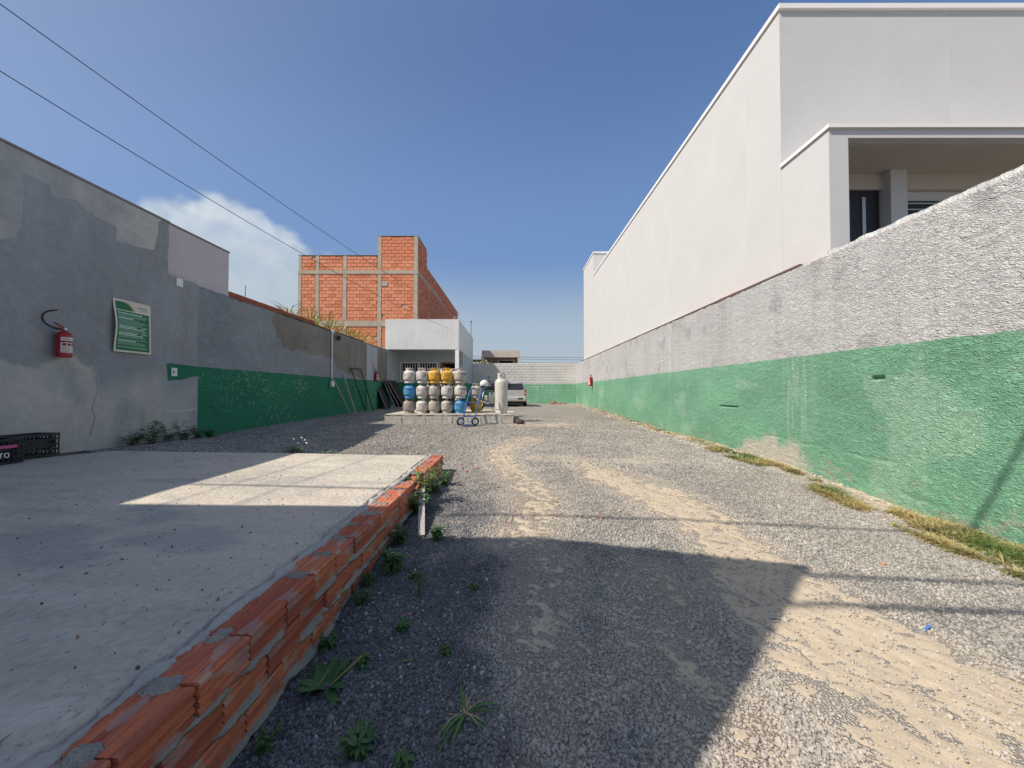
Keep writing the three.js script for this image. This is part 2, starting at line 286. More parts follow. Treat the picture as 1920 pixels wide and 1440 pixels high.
// ---------------------------------------------------------------- right boundary wall: rendered, white above and green below
function relief(a, y) { const w = F(a * 5, y * 5, 2) * 0.3; return 0.017 * Math.sqrt(Math.abs(2 * F(a * 9 + w * 6, y * 24 + w * 8, 3) - 1)) + 0.01 * F(a * 30, y * 62, 2) + 0.02 * F(a * 1.2, y * 2, 2); }
const SUNLIT_GREEN = [0.2, 0.45, 0.29];  // the yard's green paint, with its sunlit paleness put into the colour
{
  const D0 = 1.5, y0 = -0.1, y1 = 3.44, len = DB - D0;
  const ds = []; for (let d = D0; d < DB; d += d < 3 ? 0.05 : Math.max(0.021, d * 0.0042)) ds.push(d); ds.push(DB);
  const ny = 165;
  const colour = tex(2048, 512, (u, v) => {
    const D = D0 + u * len, y = y0 + v * (y1 - y0);
    const edge = 2.012 + 0.014 * (F(D * 3, 4, 3) - 0.5) + 0.012 * (N(D * 22, 9) - 0.5);
    const stain = F(D * 0.8, y * 1.4 + 30, 4), streak = F(D * 9 + 4, y * 0.55, 3);
    if (y > edge) { const k = 0.93 + 0.16 * (stain - 0.5) + 0.16 * (streak - 0.5) - 0.2 * ss(0.6, 0.8, F(D * 2.4, y * 2.4, 4)); const drip = 0.45 * ss(0.6, 0.78, F(D * 7 + 40, (y - 3.4) * 0.35, 3)) * ss(0.45, 0.6, F(D * 0.9, 12, 2)); return mix3([0.545 * k, 0.55 * k, 0.55 * k], [0.32, 0.31, 0.29], drip * 0.5); }
    let k = 0.84 + 0.4 * (stain - 0.5) + 0.14 * (F(D * 3.3, y * 5 + 9, 4) - 0.5), c = [SUNLIT_GREEN[0] * k, SUNLIT_GREEN[1] * k, SUNLIT_GREEN[2] * k];
    const white = 0.12 * ss(0.6, 0.85, streak) + (Math.abs(D - 6.25) < 0.22 ? 0.3 * ss(0.45, 0.7, N(D * 60, y * 2)) : 0);
    c = mix3(c, [0.5, 0.58, 0.5], white);
    c = mix3(c, [0.33, 0.5, 0.37], 0.45 * ss(0.56, 0.64, F(D * 0.7 + 60, y * 0.9, 5)));
    c = mix3(c, [0.42, 0.36, 0.28], 0.4 * ss(0.78, 0.86, F(D * 7 + 2, y * 8, 5) + 0.24 * ss(0.5, 0.05, y - 0.02 * D)));   // mud spattered at the foot
    const salt = 1 - ss(0.45, 1.0, Math.hypot((D - 6.9) / 1.25, (y - 0.2) / 0.55) + 0.7 * (F(D * 5, y * 5, 4) - 0.5));
    c = mix3(c, [0.55, 0.5, 0.43], salt * 0.9);
    return c;
  });
  const g = gridGeo(ds.length, ny + 1, (i, j) => {
    const D = ds[i], jj = Math.min(j, ny - 1), v = jj / (ny - 1), y = y0 + v * (y1 - y0), top = j === ny;
    const ragged = jj === ny - 1 ? 0.035 * (F(D * 6, 3, 3) - 0.5) + (D < 5.6 ? 0.05 : 0) : 0;
    let cut = 0; if (y > 1.6 && y < 1.63 && D > 4.76 && D < 4.92) cut = 0.04; if (y > 1.125 && y < 1.15 && D > 7.86 && D < 8.55) cut = 0.05;
    const cy = 0.58 + (D - 4.63) * 0.039 + 0.05 * (F(D * 3, 7, 3) - 0.5); if (D > 4.6 && D < 7 && Math.abs(y - cy) < 0.012 && F(D * 4, 1, 2) > 0.36) cut = 0.014; if (D > 3.2 && D < 4.6 && Math.abs(y - cy + 0.35) < 0.012 && F(D * 5, 4, 2) > 0.4) cut = 0.012;
    const col = Math.abs(D - 11.2) < 0.12 || Math.abs(D - 20.7) < 0.35 ? 0.25 : 1;
    return [top ? XR + 0.15 : XR - relief(D, y) * col + cut, y + ragged, -D, (D - D0) / len, v];
  }, true);
  const rough = T.rough.clone(); rough.repeat.set(len / 1.1, (y1 - y0) / 1.1); rough.needsUpdate = true;
  const w = thing('boundary_wall', 'long sunlit rendered wall on the right, white above green paint', 'wall');
  mesh('render_coat', g, mat([1, 1, 1], { map: colour, bumpMap: rough, bumpScale: 0.022 }), w);
  mesh('core', bx(XR + 0.06, XR + 0.15, -0.2, 3.4, D0, DB), M.concDark, w);
}
// rear wall
{
  const x0 = -2.88, x1 = XR, y0 = 0.2, y1 = 3.5, nx = 190, ny = 84;
  const colour = tex(1024, 512, (u, v) => {
    const x = x0 + u * (x1 - x0), y = y0 + v * (y1 - y0), k = 0.92 + 0.25 * (F(x * 1.3, y * 1.6, 4) - 0.5) + 0.12 * (F(x * 9, y, 2) - 0.5);
    if (y > 2.0 + 0.012 * (N(x * 20, 3) - 0.5)) return [0.6 * k, 0.59 * k, 0.57 * k];
    return mix3([SUNLIT_GREEN[0] * k, SUNLIT_GREEN[1] * k, SUNLIT_GREEN[2] * k], [0.5, 0.55, 0.45], 0.5 * ss(0.62, 0.75, F(x * 5, y * 5, 4)));
  });
  const g = gridGeo(nx, ny + 1, (i, j) => {
    const jj = Math.min(j, ny - 1), x = x0 + (x1 - x0) * i / (nx - 1), y = y0 + (y1 - y0) * jj / (ny - 1);
    const row = Math.floor(y / 0.2), fx = ((x + (row % 2) * 0.2) / 0.4) % 1, joint = (y / 0.2) % 1 < 0.16 || Math.abs(fx) < 0.07 ? 0.012 : 0;
    return [x, y, j === ny ? -(DB + 0.14) : -(DB - 0.7 * relief(x, y) + joint), i / (nx - 1), jj / (ny - 1)];
  });
  const rough = T.rough.clone(); rough.repeat.set(6, 2.6); rough.needsUpdate = true;
  const w = thing('boundary_wall', 'rear yard wall of painted blocks behind the parked car', 'wall');
  mesh('render_coat', g, mat([1, 1, 1], { map: colour, bumpMap: rough, bumpScale: 0.01 }), w);
  mesh('core', bx(x0, x1, -0.1, 3.48, DB + 0.012, DB + 0.14), M.concDark, w);
}

// ---------------------------------------------------------------- left side: plastered wall, then rough wall
{
  const d0 = -3, d1 = 8.31, y0 = 0.2, y1 = 4.78;
  const dark = [[-3, 4.3], [5.1, 4.31], [5.27, 4.29], [5.3, 4.5], [5.6, 4.5], [5.6, 4.36], [5.94, 4.4], [6.05, 4.33], [6.54, 4.29], [6.58, 4.04], [6.86, 4.05], [7.26, 4.14], [7.3, 4.72], [7.54, 4.9], [8.4, 4.9], [8.4, 0], [-3, 0]];
  const light = [[5.06, 4.3], [5.28, 4.3], [5.24, 3.55], [5.05, 3.4]];
  const gp = [[7.54, 1.99], [7.62, 2.01], [8.4, 1.98], [8.4, 1.78], [8.15, 1.76], [7.91, 1.69], [7.58, 1.66]];
  const colour = tex(2048, 1024, (u, v) => {
    const D = 4.3 + u * (d1 - 4.3), y = y0 + v * (y1 - y0);
    const wx = (F(D * 2.2, y * 2.2 + 7, 4) - 0.5) * 0.16, wy = (F(D * 2.2 + 30, y * 2.2, 4) - 0.5) * 0.16;
    const n = F(D * 1.1, y * 0.9, 5), f = F(D * 14, y * 14, 3), st = F(D * 5 + 3, y * 0.7, 3);
    let lo = mix3([0.56, 0.54, 0.49], [0.46, 0.465, 0.46], ss(0.35, 0.65, n)); const kl = 0.9 + 0.2 * (f - 0.5) + 0.22 * (st - 0.5); lo = lo.map(c => c * kl);
    if (inPoly(gp, D + wx * 0.15, y + wy * 0.15)) { const k = 0.8 + 0.4 * (n - 0.3); return [0.02 * k, 0.2 * k, 0.1 * k]; }
    if (D > 7.55 && Math.abs(y - (1.02 + 0.05 * (D - 7.5) + 0.03 * N(D * 8, 2))) < 0.012) return [0.6, 0.58, 0.55];
    const k = 0.86 + 0.3 * (n - 0.5) + 0.2 * (f - 0.5) + 0.16 * (st - 0.5), da = [0.36 * k, 0.37 * k, 0.385 * k];
    const inD = inPoly(dark, D + wx, y + wy) && !inPoly(light, D + wx, y + wy);
    if (inD) { const yb = table([[5.1, 1.87], [5.9, 1.95], [6.25, 1.85], [6.35, 1.5], [6.7, 1.66], [7.4, 1.8], [7.6, 1.5], [8.31, 1.45]], D), e = y + wy * 2.2 + (f - 0.5) * 0.12; const t = D < 6.22 ? ss(yb - 0.04, yb + 0.03, e) : ss(yb - 0.42, yb + 0.25, e); return mix3(mix3(lo, da, 0.55 * ss(0.5, 0.68, F(D * 1.7 + 9, y * 1.1, 4))), da, t); }
    if (!inD) { const sm = F(D * 2.6 + 12, y * 5, 4); return mix3(lo, [0.33, 0.33, 0.32], 0.5 * ss(0.52, 0.76, sm)); }
    return da;
  });
  const sh = new THREE.Shape([[-d0, -0.2], [-d1, -0.2], [-d1, 3.75], [-8.1, 3.77], [-7.9, 3.75], [-7.72, 3.77], [-7.56, 3.78], [-7.53, 4.1], [-7.56, 4.4], [-7.54, 4.78], [-d0, 4.78]].map(([a, b]) => new THREE.Vector2(-a, b)));
  let g = new THREE.ExtrudeGeometry(sh, { depth: 0.17, bevelEnabled: false }).rotateY(Math.PI / 2);   // shape x (depth) -> -z
  g.translate(XL - 0.17, 0, 0);
  const p = g.attributes.position, uv = g.attributes.uv; for (let i = 0; i < p.count; i++) uv.setXY(i, (-p.getZ(i) - 4.3) / (d1 - 4.3), (p.getY(i) - y0) / (y1 - y0));
  colour.wrapS = THREE.MirroredRepeatWrapping;
  const pb = T.concB.clone(); pb.repeat.set(4, 4.4); pb.needsUpdate = true;
  const w = thing('plastered_wall', 'tall patchy grey cement plastered wall behind the red extinguisher', 'wall');
  mesh('plaster', g, mat([1, 1, 1], { map: colour, bumpMap: pb, bumpScale: 0.006 }), w);
  mesh('coping', bx(XL - 0.2, XL + 0.02, 4.782, 4.815, d0, 7.56), M.concDark, w);
  // plaster edges that stand proud where the coats overlap
  const q = rng(31), crack = (pts) => { const a = []; for (let i = 1; i < pts.length; i++) { const [da, ya] = pts[i - 1], [db, yb] = pts[i]; a.push(rod(V(XL + 0.001, ya, -da), V(XL + 0.001, yb, -db), 0.0035 + 0.003 * q(), 5)); } return a; };
  mesh('plaster_ridge', [...crack([[6.2, 0.75], [6.27, 1.0], [6.22, 1.2], [6.3, 1.45], [6.27, 1.7]]), ...crack([[8.29, 3.7], [8.26, 3.4], [8.31, 3.1], [8.3, 2.8], [8.28, 2.5], [8.3, 2.2]])], M.conc, w);
}
{ // rough wall with green dado
  const d0 = 8.31, d1 = 20.8, y0 = 0.2, y1 = 3.72, nd = 330, ny = 115, X = XL - 0.03;
  const bare = [[10.9, 3.8], [10.98, 3.0], [11.39, 2.78], [14.4, 2.72], [15.29, 2.3], [16.2, 2.15], [18.1, 2.0], [21, 2.0], [21, 3.8]];
  const colour = tex(2048, 512, (u, v) => {
    const D = d0 + u * (d1 - d0), y = y0 + v * (y1 - y0), n = F(D * 0.9, y * 1.4, 4), f = F(D * 10, y * 10, 3), k = 0.88 + 0.3 * (n - 0.5) + 0.2 * (f - 0.5);
    const edge = 1.985 + 0.02 * (F(D * 3, 8, 3) - 0.5);
    if (y < edge) {
      const pk = F(D * 17, y * 17, 4) * 0.75 + 0.42 * F(D * 1.3, y * 1.3 + 5, 3);
      return mix3([0.035 * k, 0.29 * k, 0.155 * k], [0.4, 0.45, 0.38], pk > 0.76 ? 0.5 : 0);  // same green paint as the right wall, darkened here to carry the shade
    }
    const wx = (F(D * 2, y * 2 + 7, 4) - 0.5) * 0.5, wy = (F(D * 2 + 30, y * 2, 4) - 0.5) * 0.3;
    if (inPoly(bare, D + wx, y + wy)) { const mo = ss(0.5, 0.7, F(D * 3, y * 1.5 + 4, 4)); return mix3([0.37 * k, 0.335 * k, 0.28 * k], [0.26, 0.24, 0.2], mo * 0.7); }
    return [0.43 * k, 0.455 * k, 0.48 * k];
  });
  const g = gridGeo(nd, ny + 1, (i, j) => {
    const jj = Math.min(j, ny - 1), D = d0 + (d1 - d0) * i / (nd - 1), y = y0 + (y1 - y0) * jj / (ny - 1);
    const rag = jj === ny - 1 ? 0.05 * (F(D * 5, 6, 3) - 0.5) : 0;
    const row = Math.floor(y / 0.2), fx = ((D + (row % 2) * 0.2) / 0.4) % 1, joint = (y / 0.2) % 1 < 0.13 || fx < 0.05 ? 0.006 : 0;
    return [j === ny ? X - 0.14 : X + relief(D + 50, y) * 0.8 - joint, y + rag, -D, i / (nd - 1), jj / (ny - 1)];
  });
  const rough = T.rough.clone(); rough.repeat.set(11, 3); rough.needsUpdate = true;
  const w = thing('boundary_wall', 'shaded rough wall on the left, grey above green paint with shade put in its colour', 'wall');
  mesh('render_coat', g, mat([1, 1, 1], { map: colour, bumpMap: rough, bumpScale: 0.03 }), w);
  mesh('core', bx(X - 0.14, X - 0.012, 0, 3.66, d0 + 0.002, d1), M.concDark, w);
  mesh('coping', bx(X - 0.15, X + 0.012, 3.735, 3.765, 11.1, 17.6), M.rust, w);
  const pil = mesh('pilaster', [bx(XL - 0.02, XL + 0.035, 1.99, 3.64, 17.85, 18.4), bx(XL - 0.02, XL + 0.045, 1.99, 3.62, 18.402, 19.2)], M.bluePaint, w);
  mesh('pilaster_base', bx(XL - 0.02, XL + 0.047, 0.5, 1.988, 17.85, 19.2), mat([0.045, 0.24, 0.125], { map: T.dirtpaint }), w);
  mesh('conduit', [rod(V(XL + 0.03, 1.9, -14.4), V(XL + 0.03, 3.74, -14.4), 0.026)], M.whiteTrim, w);
  mesh('conduit', [cb(0.07, 0.13, 0.09, XL + 0.035, 3.7, -14.45)], M.whiteTrim, w);
}
{ // pink neighbour and the low red brick course beyond it
  const w = thing('neighbour_building', 'pale pink rendered house rising behind the grey plastered wall', 'building');
  mesh('wall', bx(-15, -7.0, 0, 4.86, -3, 9.43), mat([0.62, 0.54, 0.545], { map: T.plaster, bumpMap: T.concB, bumpScale: 0.002 }), w);
  mesh('coping', bx(-15.03, -6.985, 4.862, 4.9, -3, 9.45), M.concDark, w);
  const b = thing('brick_parapet', 'thin red brick course showing above the left wall', 'wall');
  const q = rng(8), bs = []; for (let k = 0; k < 4; k++) for (let i = 0; i < 17; i++) bs.push(cb(0.13, 0.085, 0.232, -7.12 + 0.008 * q(), 3.6 + k * 0.1 + 0.005 * q(), -(9.56 + i * 0.245 + (k % 2) * 0.12)));
  const s = mesh('bricks', bs, mat([0.46, 0.13, 0.07], { map: T.brickc }), b); s.userData.kind = 'stuff';
  mesh('core', bx(-7.18, -7.07, 0, 3.93, 9.5, 13.7), M.mortar, b);
  mesh('rebar', [rod(V(-7.12, 3.6, -10.2), V(-7.12, 4.28, -10.2), 0.008, 6)], M.rust, b);
}

// ---------------------------------------------------------------- concrete loading slab with its brick edge
const SLAB_X1 = -1.235, BR_X = -1.045, SLAB_Y = D => 0.482;
const slabTop = x => mix(0.482, 0.548, cl((-1.2 - x) / 5));
{
  const s = thing('loading_slab', 'large grey concrete slab in the left foreground', 'slab');
  const nx = 150, nd = 150, d0 = -2.2, d1 = 5.88;
  const colour = tex(2048, 2048, (u, v) => {
    const x = -6.8 + u * 5.6, D = d0 + v * (d1 - d0), n = F(x * 0.7, D * 0.7 + 3, 5), t = F(x * 2.2 + F(D, x, 2) * 2, D * 6, 4), f = F(x * 40, D * 40, 3);
    let k = 0.94 + 0.34 * (n - 0.5) + 0.38 * (t - 0.5) + 0.34 * (f - 0.5) + 0.16 * (F(x * 9, D * 22, 3) - 0.5), c = [0.485 * k, 0.445 * k, 0.375 * k];
    c = mix3(c, [0.56, 0.49, 0.39], 0.45 * ss(0.5, 0.7, F(x * 0.6 + 40, D * 0.9, 4)));
    c = mix3(c, [0.3, 0.29, 0.28], 0.55 * ss(0.62, 0.75, F(x * 1.4 + 9, D * 2.2 + 60, 5)));
    if (N(x * 6 + D * 2.2, D * 95 - x * 20) > 0.965 && F(x * 2 + 3, D * 2, 2) > 0.5) c = mix3(c, [0.24, 0.23, 0.22], 0.6);
    if (F(x * 34, D * 34, 2) > 0.88) c = mix3(c, [0.12, 0.11, 0.1], 0.7);
    return c;
  });
  const bump = tex(1024, 1024, (u, v) => { const x = -6.8 + u * 5.6, D = d0 + v * (d1 - d0); return 0.5 * F(x * 3 + F(D * 2, x * 2, 2) * 2, D * 9, 4) + 0.3 * F(x * 30, D * 30, 3) + 0.2 * F(x * 90, D * 90, 2); }, false);
  const edge = D => SLAB_X1 + 0.012 + 0.05 * (F(D * 4, 2, 4) - 0.5);
  const top = gridGeo(nx, nd + 2, (i, j) => {
    const D = j === 0 ? d0 : j > nd ? d1 : mix(d0, d1, (j - 1) / (nd - 1)), xl = slabEdgeX(D) + 0.04 * (F(D * 3, 9, 3) - 0.5), xr = edge(D), x = mix(xl, xr, i / (nx - 1));
    const y = j > nd ? 0.1 : slabTop(x) + 0.012 * (F(x * 1.3, D * 1.3, 3) - 0.5) + (i >= nx - 2 ? (i === nx - 1 ? -0.12 : 0.008 * F(D * 12, 3, 2)) : 0) - (j === nd && i < nx ? 0.0 : 0);
    return [x, y, -D, (x + 6.8) / 5.6, (D - d0) / (d1 - d0)];
  });
  mesh('slab_top', top, mat([1, 1, 1], { map: colour, bumpMap: bump, bumpScale: 0.03 }), s);

  { // crumbs of mortar and grit on the slab
    const q = rng(91), g = new THREE.IcosahedronGeometry(1, 0), W = 2600, im = new THREE.InstancedMesh(g, mat([1, 1, 1]), W), m4 = new THREE.Matrix4(), qt = new THREE.Quaternion(), e = new THREE.Euler(), c = new THREE.Color();
    for (let n = 0; n < W; n++) { const ed = q() < 0.3, D = 0.5 + 5.3 * q(), x = ed ? -1.26 - 0.22 * q() * q() : -1.3 - 4.6 * q(), r = 0.0018 + 0.006 * Math.pow(q(), 5); e.set(q() * 6, q() * 6, q() * 6); m4.compose(V(x, slabTop(x) + 0.003, -D), qt.setFromEuler(e), V(r * 1.3, r * 0.7, r)); im.setMatrixAt(n, m4); const k = q(); c.setRGB(...(ed ? [0.42, 0.4, 0.36] : k < 0.6 ? [0.1, 0.095, 0.09] : k < 0.9 ? [0.35, 0.33, 0.3] : [0.4, 0.18, 0.11])); im.setColorAt(n, c); }
    im.name = 'grit'; im.userData.kind = 'stuff'; im.castShadow = im.receiveShadow = true; s.add(im);
  }
  // hollow clay bricks with ribbed faces
  const L = 0.245, W = 0.19, H = 0.115, pitch = 0.2555, rowH = 0.1375;
  function profile(j) {            // outline across the brick (x: width, y: height), grooves on the outer face and top
    const p = [], n = 5;
    p.push([-W / 2, 0], [W / 2 - 0.004, 0], [W / 2, 0.004]);
    for (let i = 0; i < 3; i++) { const a = 0.016 + i * 0.031; p.push([W / 2, a], [W / 2 - 0.006, a + 0.004], [W / 2 - 0.006, a + 0.013], [W / 2, a + 0.018]); }
    p.push([W / 2, H - 0.006], [W / 2 - 0.006, H]);
    for (let i = 0; i < 5; i++) { const a = W / 2 - 0.03 - i * 0.033; p.push([a, H], [a - 0.004, H - 0.0025], [a - 0.009, H - 0.0025], [a - 0.013, H]); }
    p.push([-W / 2, H]);
    return new THREE.Shape(p.map(([x, y]) => new THREE.Vector2(x, y)));
  }
  function brickGeo(hollow) {
    const sh = profile();
    if (hollow) for (let a = 0; a < 3; a++) for (let b = 0; b < 2; b++) { const h = new THREE.Path(), x = -0.082 + a * 0.057, y = 0.012 + b * 0.05; h.moveTo(x, y); h.lineTo(x + 0.048, y); h.lineTo(x + 0.048, y + 0.04); h.lineTo(x, y + 0.04); h.closePath(); sh.holes.push(h); }
    const g = uvBox(new THREE.ExtrudeGeometry(sh, { depth: L, bevelEnabled: false }).translate(0, 0, -L / 2)), p = g.attributes.position, nn = g.attributes.normal, uv = g.attributes.uv;
    for (let i = 0; i < p.count; i++) if (Math.abs(nn.getZ(i)) < 0.5) uv.setXY(i, p.getZ(i), p.getX(i) + p.getY(i)); return g;
  }
  const bg = brickGeo(false), bh = brickGeo(true), q = rng(3);
  const mats = [[1, 1, 1], [0.85, 0.78, 0.8], [1, 1.0, 0.95], [0.72, 0.62, 0.66], [0.93, 0.88, 0.9]].map((c, i) => { const t = T.edge.clone(); t.offset.set(i * 0.23, i * 0.37); t.needsUpdate = true; const b = T.edgeB.clone(); b.offset.copy(t.offset); b.needsUpdate = true; return mat(c.map(v => v), { map: t, bumpMap: b, bumpScale: 0.005, roughness: 0.88 }); });
  const w = thing('brick_edging', 'low red hollow brick wall edging the concrete slab', 'wall');
  const n = Math.round((5.88 + 1.6) / pitch);
  for (let r = 0; r < 4; r++) for (let i = 0; i <= n; i++) {
    const D = 5.76 - i * pitch - (r % 2) * pitch / 2; if (D < -1.6) continue;
    const hollow = r === 0 && (Math.abs(D - 3.95) < 0.14 || Math.abs(D - 4.65) < 0.14), gone = r === 0 && Math.abs(D - 4.35) < 0.14;
    if (gone) { const o = mesh('brick', bh, mats[2], w); o.position.set(BR_X - W / 2 + 0.015, 0.482 - H - 0.045, -D); o.rotation.set(0.12, 0.05, -0.1); o.userData.label = 'broken brick sunk below the top course'; continue; }
    const o = mesh('brick', hollow ? bh : bg, mats[Math.floor(q() * 5)], w);
    o.position.set(BR_X - W / 2 + (q() - 0.5) * 0.02 - r * 0.004, 0.482 - H - r * rowH + (q() - 0.5) * 0.006, -D);
    o.rotation.set((q() - 0.5) * 0.012, (q() - 0.5) * 0.025, (q() - 0.5) * 0.015);
  }
  // rough bedding mortar behind and between the bricks, squeezed unevenly out of the joints
  const mg = gridGeo(420, 60, (i, j) => { const D = mix(-1.6, 5.87, i / 419), y = mix(-0.12, 0.46, j / 59), jt = ((0.482 - y) % rowH) / rowH; const bead = jt > 0.7 ? ss(0.18, 0.5, F(D * 6, Math.floor((0.482 - y) / rowH) * 3 + y * 5, 4)) * 0.042 * ss(0.68, 0.84, jt) : 0; return [BR_X - 0.024 + bead + 0.022 * (F(D * 22, y * 22, 3) - 0.5), y, -D, D, y]; });
  mesh('mortar', mg, M.mortar, w);
  mesh('mortar_fill', bx(SLAB_X1 - 0.05, BR_X - 0.032, -0.15, 0.35, -1.6, 5.86), M.mortar, w);
  // mortar smears left over the joints on top of the wall
  for (let i = 0; i <= n; i++) {
    const D = 5.76 - i * pitch - pitch / 2; if (D < 0.3 || Math.abs(D - 4.35) < 0.2 || q() < 0.08) continue;
    const x0 = BR_X - 0.175 + 0.03 * q(), x1 = BR_X - 0.02 - 0.06 * q(), wd = 0.03 + 0.03 * q(), sd = q() * 90;
    const g = gridGeo(26, 14, (a, b) => { const u = a / 25, v = b / 13, x = mix(x0, x1, u), e = Math.min(u, 1 - u, v, 1 - v) * 6; const half = wd * (0.45 + 0.9 * F(u * 3 + sd, 2, 2)); const y = 0.482 + (e <= 0 ? -0.012 : 0.003 + 0.009 * F(u * 6 + sd, v * 6, 3) - 0.008 * (1 - Math.min(1, e * 2.2 * Math.pow(F(u * 9 + sd, v * 7 + 4, 3) * 1.35, 2)))); return [x, y, -(D + (v - 0.5) * 2 * half + 0.02 * (F(u * 4, sd, 2) - 0.5)), x, D + v * 0.2]; });
    mesh('mortar_smear', g, M.smear, w);
  }
  // ragged bead of concrete along the slab's edge
  const bead = gridGeo(900, 7, (i, j) => { const D = mix(-1.6, 5.86, i / 899), a = j / 6 * Math.PI, r = 0.006 + 0.03 * Math.pow(F(D * 9, 4, 4), 2) + 0.008 * N(D * 60, 2); return [edge(D) - 0.004 + Math.cos(a) * r * 1.5, 0.474 + Math.sin(a) * r * (0.8 + 0.5 * N(D * 45, j)), -D, D, j * 0.02]; });
  mesh('concrete_edge', bead, M.conc, w);
}
// added canopy, unseen above left, its outline shaped to cast the near yard shade
{
  const t = (5.0 - 0.48) / 1.23, pts = [[-4.2, 3.24], [-0.1, 3.27], [1.98, 2.84], [0.42, 1.36], [-0.7, 0.25], [-1.6, -0.7], [-4.2, -0.7]].map(([x, D]) => [Math.max(x - t, -6.95), D - 0.5 * t]);
  pts[0][0] = -6.95; pts[6][0] = -6.95;
  const c = thing('shade_canopy', 'added unseen flat canopy shaped to shade the near yard', 'canopy');
  const g = new THREE.ExtrudeGeometry(new THREE.Shape(pts.map(([x, D]) => new THREE.Vector2(x, D))), { depth: 0.14, bevelEnabled: false }).rotateX(-Math.PI / 2).translate(0, 4.88, 0);
  mesh('roof_slab', g, M.conc, c);
  mesh('post', [rod(V(-4.1, 0.5, 0.6), V(-4.1, 4.88, 0.6), 0.07)], M.steel, c);
}

// ---------------------------------------------------------------- white building behind the right wall
{
  const b = thing('white_building', 'large plain white building above the right wall', 'building');
  const X = 4.9, C = 1.45, yTop = C + 7.0, yRear = C + 8.37, yLow = C + 4.07, ySof = C + 3.93;
  mesh('wall', bx(X, 18, 0, yTop, 6.95, 23.2), M.white, b);
  mesh('rear_tower', bx(X + 0.004, 18, 0, yRear, 23.15, 26.4), M.white, b);
  mesh('coping', [bx(X - 0.035, 18, yTop, yTop + 0.09, 6.9, 23.15), bx(X - 0.03, 18, yRear, yRear + 0.08, 23.1, 26.44)], M.whiteTrim, b);
  // porch frame: side pier, thin lintel, soffit
  const p = mesh('porch', [bx(X + 0.002, X + 0.3, 0, yLow, 5.9, 6.948), bx(X + 0.3, 16, ySof, yLow, 5.9, 6.948)], M.white, b);
  mesh('porch_coping', [bx(X - 0.03, 16, yLow + 0.002, yLow + 0.06, 5.86, 6.947)], M.whiteTrim, p);
  mesh('porch_ceiling', bx(X + 0.3, 16, ySof - 0.012, ySof - 0.002, 6.05, 6.94), M.soffit, p);
  mesh('lintel', bx(X + 0.3, 15.9, ySof - 0.3, ySof - 0.013, 6.86, 6.946), M.soffit, b);
  mesh('pilaster', bx(6.66, 6.95, 1.5, ySof - 0.014, 6.72, 6.945), M.white, b);
  const door = mesh('door', bx(5.25, 6.62, 2.0, C + 3.63, 6.9, 6.944), M.black, b);
  mesh('pane', bx(5.32, 6.1, 2.2, C + 3.5, 6.885, 6.899), new THREE.MeshPhysicalMaterial({ color: rgb(0.015, 0.04, 0.1), roughness: 0.04 }), door);
  mesh('frame', [bx(6.3, 6.36, 2.1, C + 3.5, 6.88, 6.898)], M.steel, door);
  const sh = mesh('shutter', bx(6.96, 10.5, 2.4, C + 3.45, 6.92, 6.944), M.black, b);
  for (let i = 0; i < 9; i++) mesh('slat', bx(6.99, 10.4, C + 3.4 - 0.11 * i - 0.02, C + 3.4 - 0.11 * i, 6.885, 6.918), M.steel, sh);
}
// flashing pieces along the foot of the white building
{
  const f = thing('roof_flashing', 'rusty clay and metal flashing strip along the right wall top', 'flashing'), q = rng(14);
  const clay = mat([0.5, 0.21, 0.13], { map: T.dirtpaint }), grey = mat([0.36, 0.34, 0.32], { map: T.dirtpaint, roughness: 0.6 }), pale = mat([0.55, 0.52, 0.48], { map: T.dirtpaint });
  mesh('gutter', bx(4.64, 4.7, 3.42, 3.512, 6.2, 26.2), mat([0.1, 0.075, 0.06], { map: T.dirtpaint }), f);
  let d = 5.7; while (d < 26) { const l = 0.9 + 0.7 * q(), near = d < 6.6, y = 3.47 + 0.03 * q() - (near ? 0.05 : 0); const m = d < 8.3 ? clay : q() < 0.08 ? clay : q() < 0.5 ? grey : pale;
    mesh('strip', bx(4.77, 4.89, y, y + 0.06 + 0.02 * q(), d, d + l - 0.02), m, f);
    if (!near) mesh('strip', bx(4.7, 4.8, y - 0.05, y - 0.01, d + 0.1, d + l), q() < 0.5 ? grey : M.rust, f);
    d += l; }
}

